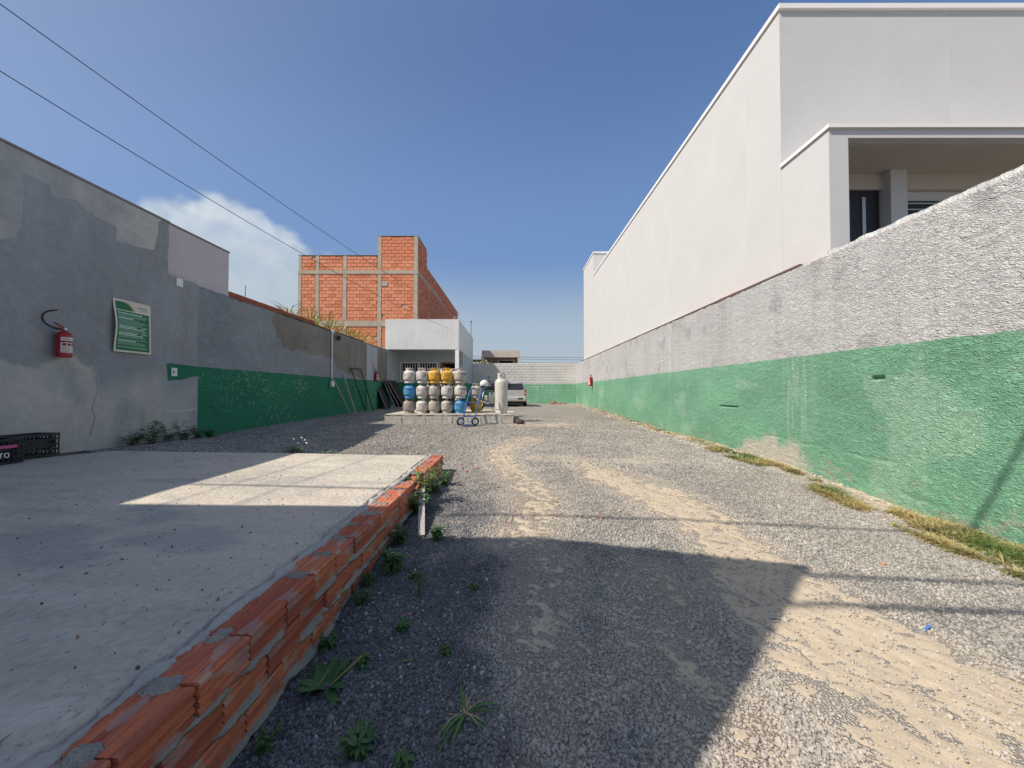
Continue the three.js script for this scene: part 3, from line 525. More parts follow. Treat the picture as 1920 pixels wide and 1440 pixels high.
// ---------------------------------------------------------------- red brick building beyond the left wall
{
  const b = thing('brick_building', 'unfinished red brick building with bare concrete frame and tower', 'building');
  const D0 = 28.5, X0 = -15.95, X1 = -7.05, D1 = 49.7, q = rng(44);
  const cols = [[-15.95, -15.7], [-14.68, -14.39], [-12.64, -12.34], [-10.04, -9.75], [-7.36, -7.05]];
  mesh('core', [bx(X0 + 0.06, X1 - 0.05, 0, 11.56, D0 + 0.035, D1), bx(-9.98, X1 - 0.05, 11.56, 13.0, D0 + 0.035, 31.2)], mat([0.62, 0.4, 0.28], { map: T.conc }), b);
  for (const [a, c] of cols) {
    const top = a > -10.5 ? 13.03 : 11.58;
    mesh('column', bx(a + 0.01 * q(), c, 0, 6.28, D0 - 0.03, D0 + 0.2), M.frame, b);
    mesh('column', bx(a, c - 0.012, 6.7, 10.2, D0 - 0.028, D0 + 0.2), M.frame, b);
    mesh('column', bx(a + 0.02, c - 0.01, 10.46, top, D0 - 0.026, D0 + 0.2), M.frame, b);
  }
  mesh('beam', bx(X0 - 0.02, X1 + 0.003, 10.2, 10.46, D0 - 0.05, D0 + 0.2), M.frame, b);
  mesh('beam', bx(X0 - 0.02, X1 + 0.003, 6.28, 6.7, D0 - 0.045, D0 + 0.2), M.frame, b);
  mesh('plaster_patch', bx(-9.74, -9.3, 9.3, 9.62, D0 - 0.035, D0 + 0.02), M.conc, b);
  const mats = [[0.82, 0.31, 0.165], [0.78, 0.275, 0.14], [0.85, 0.35, 0.195], [0.68, 0.23, 0.12], [0.8, 0.33, 0.2]].map((c, i) => { const t = T.brickc.clone(); t.offset.set(i * 0.2, i * 0.3); t.needsUpdate = true; return mat(c, { map: t }); });
  const L = 0.462, H = 0.215, pl = 0.492, ph = 0.238, full = cb(L, H, 0.08), half = cb(L / 2 - 0.01, H, 0.08);
  const rest = []; let count = 0;
  const bands = [[6.7, 10.2], [10.46, 11.56], [3.9, 6.28]];
  const place = (x, y, g, w) => {
    if (q() < 0.012) return;
    const z = -(D0 + 0.045 - 0.022 * q());
    if (count < 298) { const o = mesh('brick', g, mats[Math.floor(q() * 5)], b); o.position.set(x, y, z); o.rotation.z = (q() - 0.5) * 0.015; count++; }
    else rest.push(g.clone().translate(x, y, z));
  };
  const fill = (xa, xb, ya, yb) => {
    const rows = Math.floor((yb - ya) / ph + 0.15);
    for (let r = 0; r < rows; r++) {
      let x = xa; const y = ya + (r + 0.5) * (yb - ya) / rows; if (r % 2) { place(x + L / 4, y, half); x += pl / 2; }
      while (x + L < xb + 0.08) { place(x + L / 2, y, full); x += pl; }
      if (xb - x > 0.14) place(x + (xb - x) / 2 - 0.01, y, half.clone().scale((xb - x - 0.02) / (L / 2 - 0.01), 1, 1));
    }
  };
  bands.slice(0, 2).forEach(([a, c]) => { for (let k = 0; k < 4; k++) fill(cols[k][1] + 0.01, cols[k + 1][0] - 0.01, a, k === 3 && a > 10 ? 13.0 : c); });
  for (let k = 0; k < 4; k++) fill(cols[k][1] + 0.01, cols[k + 1][0] - 0.01, ...bands[2]);
  if (rest.length) { const o = mesh('bricks', rest, mats[1], b); o.userData.kind = 'stuff'; }
  // side that runs away from the yard
  const sg = cb(0.08, H, L), side = []; for (const [ya, yb] of [[4, 10.2], [10.46, 11.56]]) { const rows = Math.round((yb - ya) / ph); for (let r = 0; r < rows; r++) for (let d = D0 + 0.2 + (r % 2) * pl / 2; d < D1; d += pl) side.push([d, ya + (r + 0.5) * ph]); }
  for (let r = 0; r < 6; r++) for (let d = D0 + 0.2 + (r % 2) * pl / 2; d < 31.2; d += pl) side.push([d, 11.58 + (r + 0.5) * ph]);
  const im = new THREE.InstancedMesh(sg, mats[3], side.length), m4 = new THREE.Matrix4(), c = new THREE.Color();
  side.forEach(([d, y], i) => { m4.makeTranslation(X1 - 0.045 + 0.02 * q(), y, -(d + L / 2)); im.setMatrixAt(i, m4); const k = 0.8 + 0.4 * q(); c.setRGB(k, k, k); im.setColorAt(i, c); });
  im.name = 'side_bricks'; im.userData.kind = 'stuff'; im.castShadow = im.receiveShadow = true; b.add(im);
  mesh('side_beam', bx(X1 - 0.1, X1 + 0.012, 10.2, 10.46, D0 + 0.201, 38), M.frame, b);
  for (const d of [32.5, 36.3, 40.5, 45]) mesh('side_column', bx(X1 - 0.1, X1 + 0.01, 3, 10.2, d, d + 0.2), M.frame, b);
  mesh('roof_coping', [bx(X1 - 0.12, X1 + 0.02, 11.56, 11.6, 31.25, D1), bx(-15.97, -10.05, 11.585, 11.61, D0 - 0.04, D0 + 0.15), bx(-10.05, X1 + 0.02, 13.035, 13.06, D0 - 0.04, 31.25)], M.concDark, b);
}

// ---------------------------------------------------------------- small house with porch at the rear left of the yard
{
  const h = thing('yard_house', 'small white flat-roofed house with open porch behind the cylinders', 'house');
  const F0 = 20.8, FB = 22.7, X0 = XL - 0.1, X1 = -2.91, yS = 3.73, yT = 5.37;
  mesh('floor', bx(XL + 0.08, X1 - 0.02, 0.3, 0.64, 19.75, DB - 0.05), M.conc, h);
  mesh('parapet', [bx(X0, X1, yS, yT, F0, F0 + 0.15), bx(X1 - 0.15, X1 - 0.001, yS, yT - 0.004, F0 + 0.151, DB + 0.3)], M.greyPaint, h);
  mesh('soffit', bx(X0, X1 - 0.152, yS + 0.02, yS + 0.12, F0 + 0.152, FB), M.bluePaint, h);
  mesh('roof', bx(X0, X1 - 0.152, 4.4, 4.5, F0 + 0.152, DB), M.conc, h);
  mesh('column', bx(X1 - 0.2, X1 - 0.004, 0.645, yS - 0.002, F0 + 0.01, F0 + 0.2), M.whiteTrim, h);
  // porch back wall with openings
  const wx = [-6.62, -4.43], dx = [-4.26, -3.32], top = 3.18, sill = 2.05, pz = [FB, FB + 0.15];
  mesh('wall', [bx(X0, X1 - 0.16, top, yS + 0.018, ...pz), bx(X0, wx[0], 0.64, top - 0.001, ...pz), bx(wx[0] + 0.001, wx[1], 0.64, sill, ...pz), bx(wx[1] + 0.001, dx[0], 0.64, top - 0.001, ...pz), bx(dx[1], X1 - 0.16, 0.64, top - 0.001, ...pz)], M.bluePaint, h);
  mesh('side_wall', bx(X1 - 0.15, X1 - 0.004, 0.64, yS - 0.001, FB, DB + 0.3), M.bluePaint, h);
  mesh('side_wall', bx(XL - 0.12, XL + 0.02, 0.64, yS, 20.81, FB - 0.002), M.bluePaint, h);
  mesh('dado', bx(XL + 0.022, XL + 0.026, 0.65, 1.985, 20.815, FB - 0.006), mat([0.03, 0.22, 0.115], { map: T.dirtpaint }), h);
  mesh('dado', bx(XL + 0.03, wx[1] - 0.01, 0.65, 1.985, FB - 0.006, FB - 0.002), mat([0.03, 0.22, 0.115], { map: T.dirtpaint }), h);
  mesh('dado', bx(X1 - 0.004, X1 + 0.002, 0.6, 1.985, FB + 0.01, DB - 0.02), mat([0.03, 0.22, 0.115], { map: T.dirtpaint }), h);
  mesh('interior', [bx(X0 + 0.1, X1 - 0.2, 0.65, 3.6, FB + 2.2, FB + 2.3)], M.void, h);
  const win = mesh('window', [bx(wx[0], wx[0] + 0.05, sill, top, FB - 0.03, FB + 0.03), bx(wx[1] - 0.05, wx[1], sill, top, FB - 0.03, FB + 0.03), bx(wx[0] + 0.05, wx[1] - 0.05, top - 0.05, top - 0.001, FB - 0.03, FB + 0.03), bx(wx[0] + 0.05, wx[1] - 0.05, sill, sill + 0.05, FB - 0.03, FB + 0.03), bx(-5.55, -5.5, sill + 0.05, top - 0.05, FB - 0.03, FB + 0.03)], M.whiteTrim, h);
  mesh('pane', bx(wx[0] + 0.05, wx[1] - 0.05, sill + 0.05, top - 0.05, FB + 0.035, FB + 0.045), M.glass, win);
  for (let i = 1; i < 15; i++) mesh('bar', [rod(V(wx[0] + i * 0.146, sill, -(FB - 0.045)), V(wx[0] + i * 0.146, top, -(FB - 0.045)), 0.016, 8)], M.whiteTrim, win);
  mesh('bar', bx(wx[0], wx[1], 2.6, 2.64, FB - 0.06, FB - 0.045), M.whiteTrim, win);
  const door = mesh('door_frame', [bx(dx[0], dx[0] + 0.1, 0.65, top, FB - 0.02, FB + 0.12), bx(dx[1] - 0.06, dx[1], 0.65, top, FB - 0.02, FB + 0.12), bx(dx[0] + 0.1, dx[1] - 0.06, top - 0.08, top - 0.002, FB - 0.02, FB + 0.12)], mat([0.3, 0.15, 0.09], { map: T.dirtpaint }), h);
  mesh('door_leaf', bx(dx[0] + 0.1, dx[0] + 0.14, 0.65, top - 0.1, FB + 0.12, FB + 0.9), M.rust, h);
  mesh('switch_plate', cb(0.012, 0.16, 0.09, XL + 0.03, 2.45, -21.9), M.whiteTrim, h);
  mesh('vent_pipe', [rod(V(X1 - 0.07, yT, -21.0), V(X1 - 0.07, yT + 0.45, -21.0), 0.03)], M.steel, h);
  mesh('vent_pipe', [rod(V(X1 - 0.3, yT, -21.4), V(X1 - 0.3, yT + 0.28, -21.4), 0.05)], M.concDark, h);
  mesh('antenna', [rod(V(X1 - 0.07, yT - 0.1, -27.6), V(X1 - 0.07, yT + 1.1, -27.6), 0.018), new THREE.SphereGeometry(0.06, 8, 6).translate(X1 - 0.07, yT + 1.1, -27.6)], M.black, h);
}
// house far beyond the rear wall
{
  const D = 45, h = thing('distant_house', 'unpainted distant house with wide parapet above the rear wall', 'house');
  const pm = mat([0.75, 0.68, 0.58], { map: T.conc });
  mesh('wall', bx(-3.7, 0.75, 0, 5.5, D + 0.6, D + 8), mat([0.4, 0.31, 0.23], { map: T.conc }), h);
  mesh('parapet', bx(-3.6, 0.9, 5.45, 6.25, D, D + 8.1), pm, h);
  mesh('column', bx(0.6, 0.86, 0, 5.45, D + 0.02, D + 0.3), pm, h);
  mesh('column', bx(-3.58, -3.35, 0, 5.45, D + 0.02, D + 0.3), pm, h);
  mesh('window', bx(-3.0, -2.05, 4.2, 5.0, D + 0.56, D + 0.61), M.glass, h);
  mesh('window', bx(-1.6, 0.05, 4.2, 5.1, D + 0.55, D + 0.61), M.void, h);
  mesh('window_frame', [bx(-1.7, -1.6, 4.2, 5.2, D + 0.5, D + 0.6), bx(0.05, 0.2, 4.2, 5.3, D + 0.5, D + 0.6), bx(-1.6, 0.05, 5.1, 5.2, D + 0.5, D + 0.6)], pm, h);
  mesh('roof', [cb(1.2, 0.08, 3, -4.3, 5.2, -(D + 2)).rotateZ(0)], M.rust, h);
}

// ---------------------------------------------------------------- raised platform in the yard
const PLAT_Y = 0.77;
{
  const p = thing('concrete_platform', 'low concrete platform under the stacked gas cylinders', 'platform'), q = rng(17);
  const x0 = -3.88, x1 = 0.05, d0 = 11.6, d1 = 14.7;
  const top = gridGeo(60, 40, (i, j) => { const e = i === 0 || i === 59 || j === 0 || j === 39, x = mix(x0, x1, i / 59) + (i === 0 || i === 59 ? 0.04 * (F(j * 0.4, 3, 2) - 0.5) : 0), D = mix(d0, d1, j / 39) + (j === 0 ? 0.035 * (F(i * 0.5, 8, 2) - 0.5) : 0); return [x, PLAT_Y - (e ? 0.018 : 0) + 0.006 * (N(i, j) - 0.5), -D, x, D]; });
  mesh('top', top, mat([0.56, 0.5, 0.41], { map: T.conc, bumpMap: T.concB, bumpScale: 0.006 }), p);
  mesh('slab', bx(x0 + 0.01, x1 - 0.01, PLAT_Y - 0.1, PLAT_Y - 0.016, d0 + 0.012, d1), M.conc, p);
  const bm = [[0.62, 0.6, 0.55], [0.57, 0.55, 0.5], [0.66, 0.64, 0.59]].map(c => mat(c, { map: T.conc, bumpMap: T.concB, bumpScale: 0.03 }));
  let x = x0 + 0.03; while (x < x1 - 0.1) { const w = Math.min(0.25 + 0.4 * q(), x1 - x - 0.02), g = rb(w - 0.006, 0.215 - 0.02 * q(), 0.16, 0.01); const o = mesh('block', g, bm[Math.floor(q() * 3)], p); o.position.set(x + w / 2, 0.57, -(d0 + 0.075 + 0.02 * q())); o.rotation.set(0, (q() - 0.5) * 0.04, (q() - 0.5) * 0.02); x += w; }
  mesh('fill', bx(x0 + 0.06, x1 - 0.06, 0.3, PLAT_Y - 0.11, d0 + 0.12, d1 - 0.02), M.concDark, p);
}

// ---------------------------------------------------------------- gas cylinders
T.cyl = tex(512, 512, (u, v) => { const n = F(u * 6, v * 5, 5), sc = F(u * 22, v * 40, 3), wr = v > 0.58 && v < 0.7 && N(u * 60, 3) > 0.45 && N(u * 9, 8) > 0.5; let c = [1, 1, 1]; const k = 1 - 0.4 * ss(0.48, 0.75, n); c = [k, k * 0.98, k * 0.95]; if (sc > 0.68) c = mix3(c, [0.36, 0.24, 0.17], 0.7); if (sc < 0.27) c = mix3(c, [0.3, 0.29, 0.28], 0.5); if (wr) c = mix3(c, [0.15, 0.15, 0.17], 0.6); return c; });
const CYL = {};
function cylinder(kind, c) {
  const m = mat(c, { map: T.cyl, roughness: 0.6, bumpMap: T.concB, bumpScale: 0.004 }), g = new THREE.Group(); g.userData = { base: 'gas_cylinder', category: 'gas cylinder' };
  const body = mesh('body', lathe([[0, 0.045], [0.09, 0.047], [0.15, 0.07], [0.176, 0.11], [0.183, 0.15], [0.183, 0.215], [0.1855, 0.218], [0.1855, 0.228], [0.183, 0.231], [0.183, 0.29], [0.176, 0.33], [0.15, 0.368], [0.1, 0.388], [0.03, 0.396], [0, 0.397]], 36), m, g);
  mesh('foot_ring', lathe([[0.14, 0.0], [0.145, 0], [0.148, 0.01], [0.14, 0.06], [0.134, 0.06], [0.138, 0.008], [0.14, 0]], 36), m, g);
  const col = []; for (let k = 0; k < 3; k++) { col.push(new THREE.CylinderGeometry(0.105, 0.112, 0.075, 8, 1, true, k * 2.094, 0.95).translate(0, 0.415, 0)); }
  col.push(new THREE.TorusGeometry(0.103, 0.011, 8, 32).rotateX(Math.PI / 2).translate(0, 0.458, 0));
  mesh('collar', col, m, g);
  mesh('valve', [new THREE.CylinderGeometry(0.02, 0.026, 0.04, 10).translate(0, 0.41, 0)], M.steel, g);
  CYL[kind] = g; return g;
}
cylinder('white', [0.58, 0.57, 0.545]); cylinder('grey', [0.44, 0.42, 0.385]); cylinder('yellow', [0.68, 0.4, 0.05]); cylinder('blue', [0.07, 0.3, 0.6]); cylinder('dark', [0.34, 0.315, 0.285]);
{
  const xs = [-3.21, -2.82, -2.43, -2.04, -1.63], q = rng(9);
  const rows = [['dark', 'white', 'grey', 'grey', 'blue'], ['blue', 'white', 'grey', 'white', 'white'], ['white', 'white', 'yellow', 'yellow', 'grey']];
  const rowN = ['bottom row', 'middle row', 'top row'], colN = ['leftmost column', 'second column', 'third column', 'fourth column', 'rightmost column'];
  rows.forEach((r, k) => r.forEach((c, i) => copyOf(CYL[c], [xs[i] + (q() - 0.5) * 0.02, PLAT_Y + 0.002 + k * 0.468, -(12.0 + (q() - 0.5) * 0.03)], q() * 6.28, `${c === 'dark' ? 'dusty brown grey' : c} gas cylinder, ${rowN[k]} and ${colN[i]} of the stack`, 'stacked gas cylinders')));
  for (let k = 0; k < 3; k++) for (let i = 1; i < 4; i++) copyOf(CYL[['grey', 'white', 'white'][(k + i) % 3]], [xs[i] + 0.17, PLAT_Y + 0.002 + k * 0.468, -(12.42 + (q() - 0.5) * 0.03)], q() * 6.28, 'gas cylinder in the half hidden rank behind the front stack', 'cylinders of the rear rank');
  copyOf(CYL.yellow, [-1.2, PLAT_Y + 0.002, -12.62], 1, 'yellow gas cylinder standing alone under a grey one behind the hand truck', 'stacked gas cylinders');
  copyOf(CYL.grey, [-1.2, PLAT_Y + 0.47, -12.62], 2.2, 'grey gas cylinder on top of the lone yellow one behind the hand truck', 'stacked gas cylinders');
  const t = thing('tall_gas_cylinder', 'tall pale grey gas cylinder standing at the right of the platform', 'gas cylinder', [-0.35, PLAT_Y + 0.002, -11.95], 0.1), m = mat([0.55, 0.55, 0.51], { map: T.dirtpaint, roughness: 0.5 });
  mesh('body', lathe([[0, 0.06], [0.12, 0.065], [0.185, 0.11], [0.2, 0.16], [0.2, 0.55], [0.202, 0.553], [0.202, 0.562], [0.2, 0.565], [0.2, 0.94], [0.188, 1.0], [0.15, 1.05], [0.09, 1.078], [0.03, 1.085], [0, 1.086]], 40), m, t);
  mesh('foot_ring', lathe([[0.172, 0], [0.18, 0], [0.182, 0.012], [0.178, 0.11], [0.17, 0.11], [0.174, 0.01], [0.172, 0]], 40), m, t);
  mesh('collar', [new THREE.CylinderGeometry(0.112, 0.115, 0.17, 30, 1, true, 0.5, 5.28).translate(0, 1.16, 0), new THREE.CylinderGeometry(0.1125, 0.1125, 0.05, 30, 1, true).translate(0, 1.222, 0), new THREE.CylinderGeometry(0.1155, 0.1155, 0.06, 30, 1, true).translate(0, 1.1, 0), new THREE.TorusGeometry(0.112, 0.008, 8, 32).rotateX(Math.PI / 2).translate(0, 1.245, 0)], m, t);
  mesh('valve', [new THREE.CylinderGeometry(0.02, 0.03, 0.1, 10).translate(0, 1.12, 0), new THREE.CylinderGeometry(0.035, 0.035, 0.02, 12).translate(0, 1.18, 0)], mat([0.35, 0.25, 0.1], { metalness: 0.6, roughness: 0.5 }), t);
}

// ---------------------------------------------------------------- hand truck
{
  const h = thing('hand_truck', 'blue two-wheeled hand truck leaning at the platform edge', 'hand truck', [0, 0, 0]), blue = mat([0.03, 0.09, 0.3], { roughness: 0.5, map: T.dirtpaint });
  const rail = dx => tube([V(-1.46 + dx, 0.56, -11.17), V(-1.4 + dx, 0.85, -11.24), V(-1.29 + dx, 1.36, -11.4), V(-1.25 + dx, 1.49, -11.47), V(-1.14 + dx, 1.57, -11.56)], 0.021, 24);
  mesh('rail', rail(0), blue, h); mesh('rail', rail(0.34), blue, h);
  for (const [t, y] of [[0.05, 0.72], [0.14, 1.12], [0.19, 1.33]]) mesh('crossbar', [rod(V(-1.46 + t, y, -11.2 - t), V(-1.12 + t, y, -11.2 - t), 0.016)], blue, h);
  mesh('axle', [rod(V(-1.5, 0.585, -11.14), V(-1.06, 0.585, -11.14), 0.014)], M.steel, h);
  mesh('toe_plate', cb(0.36, 0.012, 0.2, -1.28, 0.5, -11.06).rotateX(0), blue, h);
  for (const x of [-1.5, -1.08]) { const w = mesh('wheel', [new THREE.TorusGeometry(0.095, 0.028, 10, 28).rotateY(0.45).translate(x, 0.585, -11.13)], M.black, h); mesh('rim', [new THREE.CylinderGeometry(0.075, 0.075, 0.04, 24).rotateX(Math.PI / 2).rotateY(0.45).translate(x, 0.585, -11.13)], M.whiteTrim, w); }
}

// ---------------------------------------------------------------- motorcycle with a helmet on the seat
{
  const m = thing('motorcycle', 'small dark motorcycle parked behind the tall gas cylinder', 'motorcycle', [-0.8, PLAT_Y, -13.75], 0.95);
  const wheel = x => { const w = mesh('wheel', [new THREE.TorusGeometry(0.26, 0.045, 10, 32).translate(x, 0.305, 0)], M.black, m); const sp = [new THREE.TorusGeometry(0.225, 0.016, 8, 32).translate(x, 0.305, 0), new THREE.CylinderGeometry(0.05, 0.05, 0.12, 16).rotateX(Math.PI / 2).translate(x, 0.305, 0)]; for (let k = 0; k < 12; k++) { const a = k * Math.PI / 6; sp.push(rod(V(x, 0.305, 0), V(x + Math.cos(a) * 0.225, 0.305 + Math.sin(a) * 0.225, 0), 0.004, 4)); } mesh('rim', sp, M.steel, w); };
  wheel(-0.63); wheel(0.63);
  mesh('frame', [rod(V(-0.55, 0.72, 0), V(0.3, 0.78, 0), 0.02), rod(V(0.3, 0.8, 0), V(0.1, 0.3, 0), 0.02), rod(V(0.1, 0.3, 0), V(-0.3, 0.32, 0), 0.02), rod(V(-0.63, 0.305, 0.07), V(-0.2, 0.36, 0.07), 0.018), rod(V(-0.63, 0.305, -0.07), V(-0.2, 0.36, -0.07), 0.018)], M.black, m);
  mesh('engine', [rb(0.3, 0.24, 0.22, 0.03, -0.05, 0.42, 0), rb(0.14, 0.2, 0.16, 0.02, 0.1, 0.55, 0)], M.steel, m);
  mesh('tank', lathe([[0, -0.22], [0.09, -0.2], [0.14, -0.08], [0.14, 0.06], [0.1, 0.18], [0, 0.22]], 20).rotateZ(Math.PI / 2).translate(0.15, 0.85, 0), mat([0.02, 0.02, 0.035], { roughness: 0.3 }), m);
  mesh('seat', rb(0.62, 0.09, 0.22, 0.03, -0.32, 0.83, 0), M.black, m);
  for (const s of [-1, 1]) { mesh('fork', [rod(V(0.63, 0.305, s * 0.08), V(0.4, 0.98, s * 0.08), 0.022)], M.steel, m); mesh('shock_absorber', [rod(V(-0.6, 0.33, s * 0.1), V(-0.46, 0.72, s * 0.1), 0.024)], M.steel, m); mesh('mirror', [rod(V(0.36, 1.05, s * 0.3), V(0.36, 1.2, s * 0.34), 0.008, 6), new THREE.SphereGeometry(0.055, 12, 8).scale(0.4, 0.7, 1.1).translate(0.36, 1.22, s * 0.35)], M.black, m); }
  mesh('handlebar', tube([V(0.26, 1.04, -0.36), V(0.38, 1.06, -0.2), V(0.4, 1.02, 0), V(0.38, 1.06, 0.2), V(0.26, 1.04, 0.36)], 0.013), M.black, m);
  mesh('headlight', [new THREE.SphereGeometry(0.09, 16, 12).scale(0.8, 1, 1).translate(0.52, 0.92, 0)], M.steel, m);
  mesh('fender', [new THREE.TorusGeometry(0.32, 0.05, 6, 20, 1.6).scale(1, 1, 1.2).rotateZ(0.5).translate(0.63, 0.305, 0), new THREE.TorusGeometry(0.32, 0.05, 6, 20, 1.6).rotateZ(1.3).translate(-0.63, 0.305, 0)], M.black, m);
  mesh('exhaust', [rod(V(0.05, 0.28, 0.13), V(-0.3, 0.27, 0.15), 0.022), rod(V(-0.3, 0.27, 0.15), V(-0.85, 0.36, 0.15), 0.042)], M.steel, m);
  mesh('stand', [rod(V(-0.1, 0.3, 0.1), V(-0.16, 0.0, 0.28), 0.012), rod(V(-0.2, 0.3, -0.1), V(-0.22, 0.0, -0.2), 0.012)], M.black, m);
  const h = thing('helmet', 'white motorcycle helmet resting on the motorcycle seat', 'helmet', [-0.99, PLAT_Y + 0.865, -13.49], 0.95);
  mesh('shell', new THREE.SphereGeometry(0.15, 28, 20, 0, 6.2832, 0, 2.05).scale(1.12, 1, 0.92).translate(0, 0.07, 0), mat([0.72, 0.71, 0.68], { roughness: 0.25 }), h);
  mesh('visor', new THREE.SphereGeometry(0.153, 20, 10, 2.2, 1.9, 1.15, 0.6).scale(1.12, 1, 0.93).translate(0, 0.07, 0), M.glass, h);
}

// ---------------------------------------------------------------- silver hatchback, rear towards the yard
{
  const c = thing('parked_car', 'silver hatchback parked at the rear wall, its back to the yard', 'car', [0.0, groundY(0, 22.5) + 0.01, -22.0], 0);
  const paint = new THREE.MeshPhysicalMaterial({ color: rgb(0.52, 0.52, 0.51), metalness: 0.45, roughness: 0.35, clearcoat: 0.6, clearcoatRoughness: 0.15 });
  // stations along the car (z: 0 rear bumper, -3.9 nose): half width, floor, belt height
  const ring = (z, w, lo, hi) => [[-w * 0.86, lo], [-w * 0.97, lo + 0.08], [-w, (lo + hi) / 2], [-w * 0.97, hi - 0.1], [-w * 0.9, hi], [0, hi + 0.015], [w * 0.9, hi], [w * 0.97, hi - 0.1], [w, (lo + hi) / 2], [w * 0.97, lo + 0.08], [w * 0.86, lo], [0, lo - 0.02]].map(([x, y]) => [x, y, z]);
  const loft = st => { const n = st[0].length; const g = gridGeo(n + 1, st.length, (i, j) => [...st[j][i % n], i / n, j / st.length]); const cap = (s, f) => { const P = [], I = []; s.forEach(p => P.push(...p)); for (let i = 1; i < s.length - 1; i++) f ? I.push(0, i, i + 1) : I.push(0, i + 1, i); const q = new THREE.BufferGeometry(); q.setAttribute('position', new THREE.Float32BufferAttribute(P, 3)); q.setAttribute('uv', new THREE.Float32BufferAttribute(new Array(s.length * 2).fill(0), 2)); q.setIndex(I); q.computeVertexNormals(); return q; }; return [g, cap(st[0], true), cap(st[st.length - 1], false)]; };
  mesh('body', loft([ring(-0.06, 0.72, 0.36, 0.9), ring(-0.1, 0.79, 0.32, 0.93), ring(-0.5, 0.82, 0.22, 0.95), ring(-2.4, 0.825, 0.2, 0.93), ring(-3.2, 0.8, 0.22, 0.86), ring(-3.75, 0.72, 0.26, 0.72), ring(-3.88, 0.6, 0.34, 0.62)]), paint, c);
  const cab = (z0, z1, w, y) => [[-w, y, 0]];
  const cr = [[-0.14, -2.75, 0.74, 0.92], [-0.22, -2.55, 0.71, 1.06], [-0.36, -2.25, 0.64, 1.3], [-0.46, -2.0, 0.58, 1.4], [-0.62, -1.8, 0.5, 1.425]].map(([zr, zf, w, y]) => [[-w, y, zr], [0, y, zr + 0.03], [w, y, zr], [w, y, (zr + zf) / 2], [w, y, zf], [0, y, zf - 0.06], [-w, y, zf], [-w, y, (zr + zf) / 2]]);
  mesh('cabin', loft(cr), paint, c);
  const quad = (pts) => { const g = new THREE.BufferGeometry(); g.setAttribute('position', new THREE.Float32BufferAttribute(pts.flat(), 3)); g.setAttribute('uv', new THREE.Float32BufferAttribute([0, 0, 1, 0, 1, 1, 0, 1], 2)); g.setIndex([0, 1, 2, 0, 2, 3]); g.computeVertexNormals(); return g; };
  mesh('rear_window', quad([[-0.66, 0.98, -0.105], [0.66, 0.98, -0.105], [0.55, 1.33, -0.33], [-0.55, 1.33, -0.33]]), M.glass, c);
  for (const s of [-1, 1]) {
    mesh('side_window', quad([[s * 0.745, 0.97, -0.35], [s * 0.745, 0.97, -2.5], [s * 0.615, 1.34, -2.1], [s * 0.615, 1.34, -0.6]]), M.glass, c);
    const t = mesh('tail_light', rb(0.12, 0.3, 0.09, 0.04, s * 0.715, 0.78, -0.085), new THREE.MeshPhysicalMaterial({ color: rgb(0.35, 0.01, 0.012), roughness: 0.15 }), c);
    mesh('lens', rb(0.09, 0.07, 0.02, 0.008, s * 0.72, 0.76, -0.036), mat([0.6, 0.3, 0.28], { roughness: 0.2 }), t);
    mesh('mirror', rb(0.16, 0.12, 0.08, 0.03, s * 0.9, 0.98, -2.35), paint, c);
    for (const z of [-0.78, -3.15]) { const w = mesh('wheel', new THREE.CylinderGeometry(0.285, 0.285, 0.17, 28).rotateZ(Math.PI / 2).translate(s * 0.73, 0.285, z), M.black, c); mesh('hubcap', new THREE.CylinderGeometry(0.18, 0.19, 0.02, 20).rotateZ(Math.PI / 2).translate(s * 0.822, 0.285, z), M.steel, w); }
  }
  mesh('bumper', rb(1.58, 0.26, 0.16, 0.06, 0, 0.44, -0.06), paint, c);
  mesh('number_plate', rb(0.4, 0.13, 0.012, 0.004, -0.05, 0.47, 0.022), mat([0.42, 0.42, 0.42], { roughness: 0.5 }), c);
  mesh('bumper_grille', cb(0.3, 0.09, 0.006, 0.45, 0.45, 0.0235), M.black, c);
  mesh('emblem', new THREE.CylinderGeometry(0.045, 0.045, 0.012, 20).rotateX(Math.PI / 2).translate(0, 0.74, -0.054), M.steel, c);
  mesh('underbody', cb(1.3, 0.1, 3.4, 0, 0.2, -1.95), M.black, c);
}

